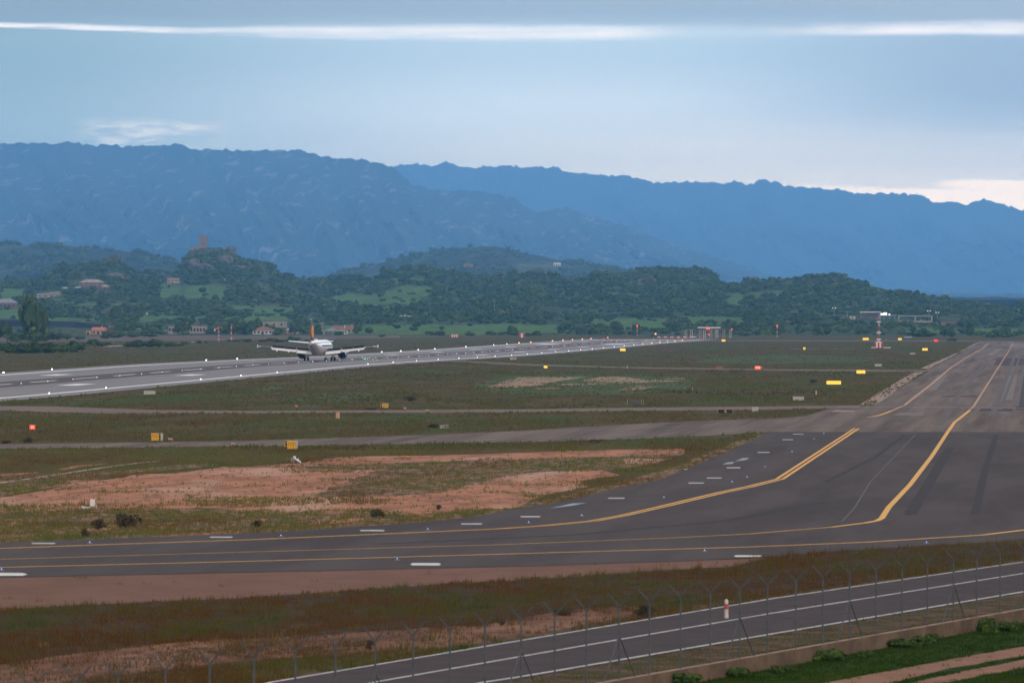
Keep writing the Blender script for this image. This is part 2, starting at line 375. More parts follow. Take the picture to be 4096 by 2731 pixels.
# near strip between the new asphalt and the fence
sheet('gravel_shoulder', [[(-500, 2325), (0, 2308), (1000, 2287), (1608, 2273), (2100, 2263), (2515, 2248), (2700, 2244), (3060, 2232), (3000, 2250), (2900, 2268), (2655, 2280), (2374, 2301), (2000, 2325), (1795, 2334), (1468, 2357), (1000, 2390), (561, 2409), (234, 2423), (0, 2442), (-500, 2480)]], .012, M_GRAVEL, .25)
sheet('weed_bed', [[(-500, 2478), (0, 2436), (561, 2405), (1000, 2386), (1468, 2353), (1795, 2330), (2374, 2297), (2800, 2270), (3060, 2228), (3373, 2200), (3652, 2186), (4096, 2160), (4700, 2120), (4700, 2160), (4096, 2240), (3500, 2325), (3000, 2390), (2600, 2440), (2200, 2470), (1889, 2500), (1374, 2530), (1000, 2555), (795, 2560), (327, 2606), (0, 2655), (-500, 2720)]], .008, M_WEED, .3)
sheet('dirt_strip', [[(-500, 2730), (0, 2660), (327, 2610), (795, 2560), (1000, 2556), (1374, 2532), (1889, 2500), (2100, 2470), (2300, 2440), (2500, 2420), (2600, 2440), (2420, 2490), (2200, 2530), (1960, 2585), (1600, 2620), (1250, 2625), (900, 2650), (500, 2700), (200, 2760), (-500, 2860)]], .014, mat('brown_dirt', (.215, .105, .065), .95, (.12, .062, .040), .5, .40, .62, 8, stretch=(1, .3, 1), col3=(.27, .15, .10), scale3=.15, lo3=.5, hi3=.66), .35)
sheet('dirt_verge', [[(900, 2800), (1500, 2650), (2100, 2556), (2600, 2462), (3100, 2392), (3600, 2322), (4096, 2247), (4700, 2160), (4700, 2145), (4096, 2236), (3600, 2312), (3100, 2380), (2600, 2450), (2060, 2550), (1500, 2630), (880, 2770)],
                     [(1500, 2950), (1935, 2735), (2100, 2711), (3100, 2538), (4096, 2370), (4700, 2270), (4700, 2330), (4096, 2430), (3100, 2600), (2505, 2715), (1900, 2850)]], .018, mat('verge_dirt', (.15, .088, .058), .95, (.065, .060, .024), .6, .38, .58, 7), .15)

# pavements
zp = .03
ROAD = [(700, 2850), (1084, 2731), (2000, 2577.6), (2100, 2559), (3100, 2394.5), (4096, 2249), (4700, 2163), (4700, 2275), (4096, 2368), (3100, 2535.5), (2100, 2708.5), (1935, 2733), (1400, 2850)]
sheet('service_road', [[(560, 2890), (1060, 2731), (2000, 2574), (3100, 2391.5), (4096, 2246.5), (4800, 2146), (4800, 2264), (4096, 2371.5), (3100, 2540), (2100, 2714), (1935, 2744), (1300, 2890)]], zp, M_ROAD, register='road')
ASPH = [(-900, 2196), (0, 2171), (1100, 2129), (1701, 2089), (1917, 2063.6), (2071, 2033), (2196, 2019), (2468, 1953.6), (2645, 1918.6), (2795, 1855.5), (2959, 1785), (3062, 1734), (3068, 1728), (4096, 1728), (4900, 1728), (4900, 2080), (4096, 2161), (3652, 2187), (3373, 2203), (3060, 2229), (2678, 2247), (2515, 2251), (2100, 2265.6), (1608, 2276), (1000, 2289.6), (0, 2311), (-900, 2330)]
sheet('apron_asphalt', [ASPH], zp, M_ASPH, register='road')
sheet('taxiway', [[(3062, 1729.5), (3000, 1733), (2561, 1755), (2100, 1769), (1561, 1776), (1100, 1785), (795, 1786), (397, 1793), (0, 1795.6), (-900, 1803), (-900, 1780), (0, 1776), (542, 1770), (1000, 1763), (1538, 1745.5), (2100, 1722.5), (2603, 1692), (3000, 1676), (3100, 1675), (3224, 1664), (3300, 1640), (3350, 1632), (3440, 1624), (3490, 1622), (3620, 1540), (3712, 1488), (3700, 1480), (3725, 1473), (3850, 1407), (3905, 1371), (3918, 1364), (4700, 1364), (4900, 1500), (4900, 1729)]], zp - .01, M_OLD, register='road')
sheet('link_taxiway', [[(-900, 1636), (19, 1625), (224, 1626), (608, 1640), (1000, 1643.6), (1500, 1640.5), (2100, 1637), (2600, 1630), (3100, 1626), (3440, 1621), (3440, 1630), (3100, 1639), (2870, 1640), (2100, 1649.7), (1100, 1653), (374, 1653), (0, 1643), (-900, 1640)],
                       [(1780, 1446), (1851, 1443), (2100, 1456), (2510, 1468), (3100, 1477), (3640, 1480.5), (3760, 1481), (3700, 1489), (3636, 1487), (3100, 1482.5), (2510, 1473), (2100, 1461.5), (1851, 1449)],
                       [(2700, 1371), (2818, 1361.5), (3400, 1361.5), (3910, 1363), (3900, 1365.5), (3400, 1364), (2830, 1364)],
                       [(3160, 1394), (3290, 1393.6), (3420, 1395), (3420, 1396), (3290, 1395.2), (3160, 1395.6)]], zp + .004, M_TAXI, register='road')
sheet('gravel_verge', [[(3434, 1622), (3509, 1576), (3584, 1529), (3654, 1491.6), (3692, 1489), (3668, 1505), (3598, 1552), (3556, 1585), (3505, 1618)],
                       [(3678, 1475), (3771, 1435.5), (3836.5, 1407.5), (3800, 1432), (3771, 1445), (3715, 1475)], [(3836, 1408), (3907, 1370), (3912, 1371), (3842, 1409)],
                       [(3320, 1646), (3350, 1640), (3415, 1643), (3420, 1648), (3330, 1648)]], .045, mat('pale_gravel', (.40, .30, .25), .95, (.30, .22, .18), .5, .4, .6, 5), .25)
# the runway itself, straight in plan with its real undulation
def strip_w(x0, x1, y0, y1): return [(x0, y0), (x1, y0), (x1, y1), (x0, y1)]
sheet('runway', [strip_w(-233, -164, 560, 2995)], zp + .012, M_RUN, world=True, register='road')
M_RUB = mat('rubbered_asphalt', (.100, .084, .080), .85, (.125, .102, .094), .05, .35, .65, 6, stretch=(2, .05, 1), col3=(.14, .112, .10), scale3=.12, lo3=.45, hi3=.62)
sheet('rubber_marks', [strip_w(-206, -192, 560, 2800)], zp + .016, M_RUB, world=True)
def Yof(px, X): return X / math.tan(math.atan((px - CX) / F) - TH)
mk = []
mk += [strip_w(-171.2, -169.6, 560, 2930), strip_w(-226.3, -224.5, 560, 2930)]
d0 = Yof(296, -198.7); dp_ = (Yof(977, -198.7) - d0) / 5.0; y = d0 - 10 * dp_
while y < 2860:
    mk.append(strip_w(-199.2, -198.2, y, y + dp_ * .58)); y += dp_
for p0, p1 in ((306, None), (763, 348), (1924, 1655), (2077, 1832.5), (2213, 1984.5), (2332, 2114.6), (2528, 2327), (2587, 2416)):
    y = Yof(p0, -184.3) - 11
    for x in (-184.3, -214.2): mk.append(strip_w(x - 2.0, x + 2.0, y, y + 22))
ya = Yof(2460, -184.3)
for x in (-184.3, -214.2): mk.append(strip_w(x - 4.5, x + 4.5, ya - 30, ya + 30))
for k in range(6):
    for s in (-1, 1): mk.append(strip_w(-199 + s * (3.6 + k * 3.6) - .9, -199 + s * (3.6 + k * 3.6) + .9, 2870, 2900))
sheet('runway_markings', mk, zp + .03, mat('runway_paint', (.82, .82, .80), .6, (.70, .70, .68), .4, .4, .7, 5), world=True)

# painted lines given by their centre lines
def line_w(P, wd, z0=0.0):
    P = dens(P, 20, False); W = ground(P[:, 0], P[:, 1], z0)[:, :2]
    W = W[np.r_[True, np.linalg.norm(np.diff(W, axis=0), axis=1) > .3]]
    d = np.gradient(W, axis=0); d /= np.linalg.norm(d, axis=1)[:, None]; n = np.stack([-d[:, 1], d[:, 0]], -1) * wd / 2
    return W, n
def lines(name, L, m, dz=.045, kind='structure'):
    V_, F_ = [], []; b = 0
    for P, wd, off in L:
        W, n = line_w(P, wd); c = W + n / (wd / 2) * off
        a1, a2 = c + n, c - n; k = len(W)
        vv = np.concatenate([a1, a2]); vv = np.c_[vv, gz(vv[:, 0], vv[:, 1]) + dz]
        V_.append(vv); F_.append(np.array([(b + i, b + i + 1, b + k + i + 1, b + k + i) for i in range(k - 1)])); b += 2 * k
    o = npmesh(name, np.concatenate(V_), np.concatenate(F_), m); o['kind'] = kind; return o
L1 = [(3427, 1714), (3119, 1917), (3084, 1926), (3000, 1947), (2889, 1970), (2655, 2026), (2491, 2063.5), (2374, 2084.6), (2187, 2103), (2000, 2116), (1608, 2133.7), (1280, 2148), (1000, 2160), (468, 2178), (0, 2195), (-800, 2222)]
L2 = [(3880, 1640), (3874, 1646), (3846, 1668), (3818, 1690), (3790, 1730), (3727, 1826), (3640, 1940), (3556, 2029), (3527, 2074), (3508, 2084), (3466, 2092), (3326, 2109.6), (3000, 2136.6), (2701, 2152), (2000, 2180), (1000, 2209), (0, 2238.5), (-800, 2262)]
L3 = [(4700, 2080), (4096, 2121), (3932, 2141), (3466, 2170), (3000, 2189), (2000, 2218), (1000, 2246.5), (0, 2271), (-800, 2292)]
lines('yellow_markings', [(L1[:6], .30, .26), (L1[:6], .30, -.26), (L1[5:], .26, .24), (L1[5:], .26, -.24), (L2[:12], .43, 0), (L2[11:], .28, 0), (L3, .46, 0)], M_YEL)
LA = [(3617, 1622), (3729, 1533.6), (3776, 1494), (3804, 1470.5), (3864.6, 1431), (3928, 1396), (3953, 1373)]
LB = [(3882, 1637), (3895, 1625), (3974, 1500), (4030, 1412), (4054, 1372)]
lines('orange_markings', [(LA, .5, 0), (LB, .38, 0), ([(3610, 1624), (3570, 1642)], .42, 0)], M_ORG2)
lines('curve_marking', [([(3568, 1642.5), (3540, 1654), (3519, 1661), (3495, 1666.5), (3470, 1669.5)], .45, 0)], M_YEL)
lines('worn_markings', [([(3486, 1668), (3350, 1675), (3000, 1690), (2701, 1708), (2000, 1736), (1538, 1755)], .25, 0), ([(3416, 1714), (3000, 1721), (2560, 1739), (2000, 1756), (1500, 1768), (959, 1782)], .25, 0), ([(795, 1773), (880, 1778), (959, 1784)], .5, 0), ([(1620, 1642), (1680, 1647), (1730, 1649)], .4, 0)], M_YEL2)
lines('road_lines', [([(700, 2843), (1084, 2731), (2000, 2577.6), (3100, 2394.5), (4096, 2249), (4700, 2163)], .24, 0), ([(1100, 2850), (1496, 2731), (2100, 2625), (3100, 2452.7), (4096, 2294.6), (4700, 2200)], .24, 0), ([(1400, 2840), (1935, 2731), (2100, 2706), (3100, 2535.5), (4096, 2368), (4700, 2275)], .28, 0)], mat('road_paint', (.52, .50, .48), .7, (.34, .32, .31), .8, .4, .7))
lines('cross_line', [([(3350, 1627), (3700, 1628.5), (4096, 1633.5), (4600, 1640)], 1.3, 0)], mat('pale_joint', (.30, .31, .33), .6, (.24, .23, .24), .5, .4, .6))
lines('seam_lines', [([(2150, 2026), (2600, 2022), (3200, 2024), (4096, 2040)], .10, 0), ([(3280, 1764), (3700, 1764), (4300, 1766)], .25, 0), ([(4068, 1625), (4094, 1480), (4110, 1400)], .5, 0), ([(3660, 1740), (3480, 1930), (3420, 2030), (3370, 2085), (3240, 2112), (3000, 2128)], .12, 0)], mat('tar_seam', (.088, .074, .070), .8))
lines('tyre_marks', [([(3800, 1790), (3700, 1960), (3640, 2060)], .9, 0), ([(3985, 1740), (3940, 1880), (3900, 2060)], .6, 0), ([(3620, 1740), (3500, 1830), (3300, 1930)], .5, 0), ([(3300, 2010), (2900, 2085), (2300, 2140), (1500, 2178)], 1.0, 0)], mat('tyre_dark', (.050, .044, .046), .9, (.066, .058, .060), 1.2, .35, .6), .038)
# patches in the pavement
sheet('asphalt_patches', [[(3771, 1583), (3909, 1583), (3906, 1588), (3765, 1588)], [(3925, 1633), (4052, 1633), (4048, 1646), (3915, 1646)], [(3990, 1432), (4300, 1432), (4300, 1462), (3975, 1462)], [(4062, 1640), (4400, 1640), (4400, 1500), (4086, 1500)]], .034, mat('patch_dark', (.078, .062, .058), .9, (.10, .08, .074), .3, .4, .6))
M_PATCH2 = mat('patch_pale', (.24, .195, .165), .9, (.19, .17, .16), .3, .4, .6)
sheet('concrete_patches', [[(3945, 1418), (3985, 1395), (4012, 1395), (3968, 1425)], [(4040, 1372), (4110, 1372), (4110, 1390), (4035, 1390)], [(3700, 1560), (3745, 1560), (3790, 1500), (3750, 1500)], [(3990, 1600), (4050, 1600), (4070, 1500), (4020, 1500)], [(3600, 1650), (3700, 1650), (3690, 1662), (3570, 1662)]], .034, M_PATCH2)
lines('worn_tracks', [([(3970, 1660), (4030, 1500), (4066, 1405)], .9, 0), ([(3760, 1700), (3850, 1560), (3950, 1440)], .9, 0), ([(3060, 1700), (3300, 1692), (3600, 1675), (3760, 1655)], 1.0, 0), ([(4000, 1640), (4060, 1480), (4090, 1400)], .6, 0)], mat('worn_track', (.120, .104, .104), .9, (.165, .145, .138), .8, .35, .6), .037)
sheet('wet_marks', [[(2201, 2034), (2290, 2014), (2346, 2012), (2300, 2022)], [(2889, 1858), (2910, 1850), (2935, 1848), (2930, 1856)], [(2940, 1845), (2970, 1833), (2998, 1832), (2985, 1840)]], .037, mat('pale_mark', (.17, .20, .215), .5, (.13, .14, .15), 1.5, .4, .6), .1)
def blob(px, py, wpx, hpx): return [(px - wpx / 2, py), (px - wpx * .42, py - hpx * .5), (px + wpx * .42, py - hpx * .5), (px + wpx / 2, py), (px + wpx * .42, py + hpx * .5), (px - wpx * .42, py + hpx * .5)]
dm = [(1489, 2123.5, 103, 6), (1886, 2097, 89, 5), (2122, 2068, 84, 5), (2465, 1994, 71, 4.5), (2785, 1933, 67, 4), (2857, 1913, 64, 4), (2934, 1872, 59, 4), (3054, 1810.5, 52, 3.4), (3151, 1759.5, 47, 2.6), (3193, 1737.5, 45, 2.4), (174, 2175, 100, 5), (885, 2150, 96, 5), (2740, 1861 + 17, 20, 3)]
sheet('edge_marks', [blob(*d) for d in dm], .047, mat('dull_white_paint', (.50, .49, .48), .7, (.30, .29, .29), .9, .45, .7, 6))
sheet('edge_panels', [blob(-10, 2299, 240, 12), blob(1703, 2258.6, 124, 10), blob(2991, 2226, 112, 7)], .047, M_WHITE)
lines('concrete_drain', [([(-500, 2010), (0, 1933), (150, 1912), (330, 1884), (480, 1862), (560, 1852), (631, 1846)], .75, 0), ([(627, 1902), (683, 1901.5)], .7, 0)], mat('drain_concrete', (.42, .37, .31), .9, (.30, .26, .21), .8, .4, .6), .05)

# ------------------------------------------------------------------ low ground outside the wall
ZL = -.55
verge = [(WA + WB * y_, y_) for y_ in (60, 200, 420, 700)] + [(700, 700), (700, -200), (-60.3, -200)]
sheet('grass_verge', [verge], ZL, mat('lush_grass', (.018, .046, .004), .95, (.030, .060, .008), .5, .4, .6, 6, col3=(.05, .06, .03), scale3=2, lo3=.6, hi3=.75), world=True, flat=True)
M_TRK = mat('dirt_track', (.30, .165, .11), .95, (.24, .135, .09), .8, .35, .65, 6)
sheet('dirt_track', [[(2900, 2810), (3298, 2731), (3700, 2655), (4096, 2585), (4800, 2475), (4800, 2510), (4096, 2622), (3800, 2672), (3560, 2731), (3300, 2790), (3000, 2850)],
                     [(3500, 2765), (3640, 2731), (3850, 2685), (4096, 2637), (4800, 2520), (4800, 2560), (4096, 2671), (3900, 2705), (3746, 2745), (3500, 2810)]], .01, M_TRK, .12, z0=ZL, flat=True)
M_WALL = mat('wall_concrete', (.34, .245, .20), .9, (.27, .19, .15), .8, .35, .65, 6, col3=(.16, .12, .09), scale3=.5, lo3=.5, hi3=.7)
wd_ = Vector((WB, 1, 0)).normalized(); wn_ = Vector((1, -WB, 0)).normalized()
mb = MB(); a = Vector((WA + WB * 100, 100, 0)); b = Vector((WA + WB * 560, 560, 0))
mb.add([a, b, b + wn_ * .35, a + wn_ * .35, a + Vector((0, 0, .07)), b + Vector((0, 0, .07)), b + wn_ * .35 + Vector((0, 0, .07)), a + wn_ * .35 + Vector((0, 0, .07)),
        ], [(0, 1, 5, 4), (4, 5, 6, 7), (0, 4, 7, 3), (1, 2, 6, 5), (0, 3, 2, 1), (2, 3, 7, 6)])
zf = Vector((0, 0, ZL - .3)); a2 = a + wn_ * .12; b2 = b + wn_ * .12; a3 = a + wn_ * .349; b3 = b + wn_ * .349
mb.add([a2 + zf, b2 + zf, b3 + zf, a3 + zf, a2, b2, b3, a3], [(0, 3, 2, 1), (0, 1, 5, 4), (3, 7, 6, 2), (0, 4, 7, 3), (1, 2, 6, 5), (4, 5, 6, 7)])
wall = mb.build('retaining_wall', M_WALL); wall.data.materials.append(mat('dark_wall_face', (.20, .135, .095), .95, (.12, .085, .06), .6, .35, .65, 7))  # upright faces take a darker brown than the top
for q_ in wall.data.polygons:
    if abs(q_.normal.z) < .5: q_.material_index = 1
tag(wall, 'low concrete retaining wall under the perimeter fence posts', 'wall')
# ------------------------------------------------------------------ grass tufts and weeds
def tufts(name, P, h, wd, nb, m, rnd, spread, lean=.35):
    n = len(P); r = RG
    base = np.repeat(P, nb, 0); hh = np.repeat(h, nb) * r.uniform(.55, 1.1, n * nb); ww = np.repeat(wd, nb) * r.uniform(.6, 1.3, n * nb)
    sp = np.repeat(spread, nb); a = r.uniform(0, 2 * np.pi, n * nb); q = np.sqrt(r.random(n * nb)) * sp
    base = base + np.stack([np.cos(a) * q, np.sin(a) * q, np.zeros(n * nb)], -1)
    t = r.uniform(0, np.pi, n * nb); dx = np.stack([np.cos(t) * ww / 2, np.sin(t) * ww / 2, np.zeros(n * nb)], -1)
    la = r.uniform(0, 2 * np.pi, n * nb); ll = hh * lean * r.random(n * nb)
    tip = base + np.stack([np.cos(la) * ll, np.sin(la) * ll, hh], -1); base[:, 2] -= .03
    v = np.stack([base - dx, base + dx, tip + dx * .15], 1).reshape(-1, 3); f = np.arange(len(v)).reshape(-1, 3)
    rr = np.repeat(np.clip(np.repeat(rnd, nb) + r.normal(0, .07, n * nb), 0, 1), 3)
    o = npmesh(name, v, f, m, rnd=rr); o['kind'] = 'stuff'; return o
def hit(P, key):
    r = np.zeros(len(P), bool)
    for pl in SHEETS.get(key, []): r |= inpoly(P[:, :2], pl)
    return r
def near_ok(P): return P[:, 0] < WA + WB * P[:, 1] - .15
def pxpoly(L): P = dens(L, 40); return ground(P[:, 0], P[:, 1])[:, :2]
DIRT_W = [np.array([v.co[:2] for v in []])]
dirt_polys = []
for L in ([(-300, 2060), (-300, 2000), (0, 1990), (180, 1962), (300, 1930), (540, 1897), (800, 1880), (900, 1866), (1100, 1868), (1280, 1874), (1560, 1874), (1444, 1907), (1248, 1984), (1421, 1988), (1678, 1976), (1935, 1923), (2117, 1886), (2402, 1879), (2482, 1902), (2327, 1925), (2350, 1946), (2210, 1972), (2071, 2031), (1795, 2047), (1514, 2052), (1000, 2043), (374, 2035), (0, 2046)],
          [(1000, 1864), (1210, 1851), (1374, 1827), (1701, 1822), (2100, 1810), (2460, 1799), (2739, 1794), (2730, 1812), (2300, 1830), (1865, 1841), (1300, 1862)],
          [(-500, 2325), (0, 2308), (2100, 2263), (2700, 2244), (3060, 2232), (2900, 2268), (2374, 2298), (1795, 2331), (1000, 2386), (0, 2437), (-500, 2475)],
          [(-500, 2730), (0, 2660), (327, 2610), (795, 2560), (1374, 2532), (1889, 2500), (2300, 2440), (2600, 2440), (2420, 2490), (1960, 2585), (1250, 2625), (500, 2700), (-500, 2860)],
          [(1950, 1545), (2080, 1509), (2345, 1508), (2180, 1535), (2000, 1552)], [(2330, 1519), (2480, 1506), (2760, 1524), (2500, 1533)], [(2470, 1560), (2560, 1542), (2640, 1548)]):
    dirt_polys.append(pxpoly(L))
shoulder = dirt_polys[2]
def dirt(P, am=1.6):
    r = np.zeros(len(P), bool); s_ = np.clip(P[:, 1] / 400, .5, 3); P = P + np.stack([fbm(P[:, 0] * .5, P[:, 1] * .15, 4) * am * s_ * 2, fbm(P[:, 0] * .35 + 9, P[:, 1] * .1, 4) * am * s_ * s_ * 9, P[:, 0] * 0], -1)
    for pl in dirt_polys: r |= inpoly(P[:, :2], pl)
    return r
def scatter(n, y0, y1, x0=-500, x1=4600, pw=1.0):
    px = RG.uniform(x0, x1, n); py = y0 + (y1 - y0) * RG.random(n) ** pw
    return ground(px, py)
RAMP_F = [(.044, .054, .016), (.108, .100, .036), (.088, .112, .028), (.145, .114, .050), (.122, .088, .040), (.096, .082, .032)]
M_TUFT = mat('scrub_grass', (.06, .06, .03), .95, attr=RAMP_F, spec=.02)
# airfield from the hills to the second taxiway
P = scatter(95000, 1366, 1800); P = P[~hit(P, 'road') & near_ok(P)]; P = P[~(dirt(P) & (RG.random(len(P)) < .96))]
c = fbm(P[:, 0] * .16, P[:, 1] * .035, 5); P = P[RG.random(len(P)) < np.clip(.5 + 1.7 * c, .04, 1)]
d = P[:, 1]; nn = len(P); c = fbm(P[:, 0] * .045 + 40, P[:, 1] * .012, 4)
hs = RG.uniform(.16, .42, nn) * (1 + .5 * np.clip(fbm(P[:, 0] * .2, P[:, 1] * .05, 3), 0, 1))
tufts('scrub_grass', P, hs, .06 + d * 1.6e-4, 4, M_TUFT, .45 + .55 * c + RG.normal(0, .1, nn), .15 + d * 1.2e-4)
# nearer meadow either side of the red earth
P = scatter(95000, 1780, 2180); P = P[~hit(P, 'road') & near_ok(P)]
dd = dirt(P); cc = fbm(P[:, 0] * .25, P[:, 1] * .10, 4)
c5 = fbm(P[:, 0] * .10 + 7, P[:, 1] * .05, 4)
keep = np.where(dd, (RG.random(len(P)) < .05 + 2.6 * np.clip(c5 - .08, 0, 1) + .5 * np.clip(cc - .2, 0, 1)), RG.random(len(P)) < np.clip(.8 + 1.2 * cc, .3, 1)); P = P[keep]
nn = len(P); c = fbm(P[:, 0] * .12 + 70, P[:, 1] * .04, 4); d = P[:, 1]
tufts('meadow_grass', P, RG.uniform(.08, .26, nn) * (1 + 1.0 * (RG.random(nn) ** 8)), .035 + d * 5e-5, 6, mat('meadow_grass', (.06, .06, .03), .95, attr=[(0.067, 0.100, 0.018), (0.121, 0.143, 0.027), (0.168, 0.150, 0.038), (0.129, 0.100, 0.031), (0.156, 0.083, 0.029), (0.075, 0.059, 0.020)], spec=.02), .42 + .6 * c + RG.normal(0, .1, nn), .10 + d * 2e-4)
# tall weeds between the gravel shoulder and the service road
P = scatter(60000, 2180, 2840); P = P[~hit(P, 'road') & near_ok(P)]
sh = inpoly(P[:, :2], shoulder); dd = dirt(P); cc = fbm(P[:, 0] * .35, P[:, 1] * .12, 4)
keep = np.where(sh, RG.random(len(P)) < .004, np.where(dd, RG.random(len(P)) < .16 + 1.2 * np.clip(cc - .02, 0, 1), RG.random(len(P)) < np.clip(.85 + cc, .3, 1))); P = P[keep]
strip = inpoly(P[:, :2], pxpoly([(1300, 2960), (1900, 2731), (2100, 2700), (3100, 2530), (4096, 2362), (4800, 2255), (4800, 2420), (4096, 2480), (3000, 2660), (2400, 2800)])); P = P[~strip | (RG.random(len(P)) < .75)]
strip = inpoly(P[:, :2], pxpoly([(1300, 2960), (1900, 2731), (2100, 2700), (3100, 2530), (4096, 2362), (4800, 2255), (4800, 2420), (4096, 2480), (3000, 2660), (2400, 2800)]))
nn = len(P); c = fbm(P[:, 0] * .22 + 20, P[:, 1] * .08 + 5, 4)
hs = RG.uniform(.15, .42, nn) * (1 + 1.1 * (RG.random(nn) ** 7)) * (1 + .4 * fbm(P[:, 0] * .5, P[:, 1] * .2, 3)) * np.where(strip, .35, .9) * np.where(P[:, 1] < 300 - 0 * P[:, 0], .75, 1)
tufts('weeds', P, hs, RG.uniform(.02, .05, nn), 8, mat('weeds', (.05, .04, .02), .95, attr=[(0.052, 0.077, 0.011), (0.102, 0.099, 0.017), (0.098, 0.074, 0.017), (0.130, 0.054, 0.017), (0.084, 0.051, 0.014), (0.193, 0.131, 0.041)], spec=.02), .42 + .75 * c + RG.normal(0, .12, nn), np.full(nn, .28))
# lush grass outside the wall
px = RG.uniform(2200, 4500, 26000); py = RG.uniform(2400, 2800, 26000); P = ground(px, py, ZL, True)
P = P[(P[:, 0] > WA + WB * P[:, 1] + .5)]
trk = [dens(L, 40) for L in ([(3298, 2731), (4096, 2585), (4800, 2470), (4800, 2510), (4096, 2622), (3560, 2731), (3400, 2760)], [(3640, 2731), (4096, 2637), (4800, 2520), (4800, 2560), (4096, 2671), (3746, 2735)])]
on = np.zeros(len(P), bool)
for t_ in trk: on |= inpoly(P[:, :2], ground(t_[:, 0], t_[:, 1], ZL, True)[:, :2])
P = P[~on | (RG.random(len(P)) < .02)]; nn = len(P)
tufts('lush_grass', P, RG.uniform(.06, .18, nn), RG.uniform(.02, .05, nn), 6, mat('lush_blades', (0.030, 0.071, 0.004), .9, attr=[(0.014, 0.032, 0.001), (0.024, 0.056, 0.002), (0.040, 0.071, 0.002), (0.056, 0.060, 0.004)], spec=.02), .5 + .5 * fbm(P[:, 0] * .6, P[:, 1] * .3, 3), np.full(nn, .18))

# ------------------------------------------------------------------ hills and mountains
def prof_fn(L):
    L = np.array(L, float); return lambda x: np.interp(x, L[:, 0], L[:, 1])
SIL1 = [(-1500, 1140), (-600, 1125), (0, 1122), (130, 1118), (234, 1073), (271, 1060), (327, 1049), (397, 1048), (430, 1032), (450, 1026), (482, 1044), (552, 1079), (608, 1092), (701, 1092), (722, 1070), (743, 1020), (762, 999), (795, 991), (889, 991), (935, 1010), (982, 1036), (1052, 1048), (1090, 1064), (1121, 1090), (1196, 1110), (1299, 1117), (1449, 1098), (1486, 1110), (1538, 1088), (1608, 1074), (1678, 1060), (1730, 1073), (1795, 1084), (1889, 1100), (1959, 1096), (2000, 1098), (2103, 1096), (2140, 1080), (2210, 1087), (2229, 1108), (2281, 1121), (2383, 1092), (2412, 1082), (2435, 1093), (2505, 1087), (2561, 1068), (2622, 1066), (2725, 1072), (2790, 1068), (2842, 1082), (2865, 1104), (2898, 1137), (2935, 1138), (2982, 1127), (3029, 1122), (3100, 1116), (3186, 1110), (3233, 1099), (3326, 1097), (3378, 1100), (3401, 1112), (3466, 1136), (3550, 1159), (3620, 1166), (3746, 1187), (3792, 1198), (3900, 1216), (3979, 1222), (4050, 1226), (4096, 1222), (4500, 1230), (5600, 1240)]
sil1 = prof_fn(SIL1)
DC1 = prof_fn([(x_, 1.36 * d_) for x_, d_ in [(-1500, 4500), (0, 4500), (450, 4700), (700, 4700), (760, 5000), (950, 5000), (1100, 4900), (1600, 4600), (2300, 4500), (2800, 4700), (2900, 4300), (3300, 4400), (3700, 4100), (4100, 3950), (5600, 3950)]])
YB1 = 1341.6
GEX = 1.12
def s1_screen(x, t):
    n = fbm(x * .006, t * 2.2, 4); env = np.sin(np.pi * np.clip(t, 0, 1))
    return YB1 + (sil1(x) - YB1) * np.clip(t, 0, 1) ** GEX + env * n * 6
def s1_D(x, t):
    tt = np.clip(t, 0, 1); env = np.sin(np.pi * tt)
    return 3480 + (DC1(x) - 3480) * tt + env * fbm(x * .004 + 9, t * 1.6 + 3, 4) * 160
def hill(px, py):
    """ground point of the near hills seen at a picture position"""
    px = np.asarray(px, float); py = np.asarray(py, float); lo = np.zeros(px.shape); hi = np.ones(px.shape)
    for _ in range(22):
        m = (lo + hi) / 2; up = s1_screen(px, m) > py; lo = np.where(up, m, lo); hi = np.where(up, hi, m)
    return at(px, py, s1_D(px, (lo + hi) / 2))
def ridge(name, xs, T, screen, D, m, back=500, kind='structure', mask=None):
    gx_, gt = np.meshgrid(xs, T); v = at(gx_, screen(gx_, gt), D(gx_, gt)); rows = [v]
    crest = v[-1]; dirn = crest - np.array([0, 0, H]); dirn[:, 2] = 0; dirn /= np.linalg.norm(dirn, axis=1)[:, None]
    for k, (s, fz) in enumerate(((.25, .96), (.6, .75), (1.0, .45), (1.6, .05))):
        r = crest + dirn * back * s; r[:, 2] = crest[:, 2] * fz - (5 if fz < .1 else 0); rows.append(r[None])
    v = np.concatenate(rows, 0); R_, Cn = v.shape[:2]; v[0, :, 2] -= 3
    i = np.arange(R_ - 1)[:, None] * Cn + np.arange(Cn - 1)[None]; i = i.ravel()
    f = np.stack([i, i + 1, i + Cn + 1, i + Cn], -1)
    rnd = None
    if mask is not None: rr = mask(gx_, screen(gx_, gt), gt); rnd = np.concatenate([rr] + [rr[-1:]] * 4, 0).ravel()
    o = npmesh(name, v.reshape(-1, 3), f, m, smooth=True, rnd=rnd); o['kind'] = kind; return o
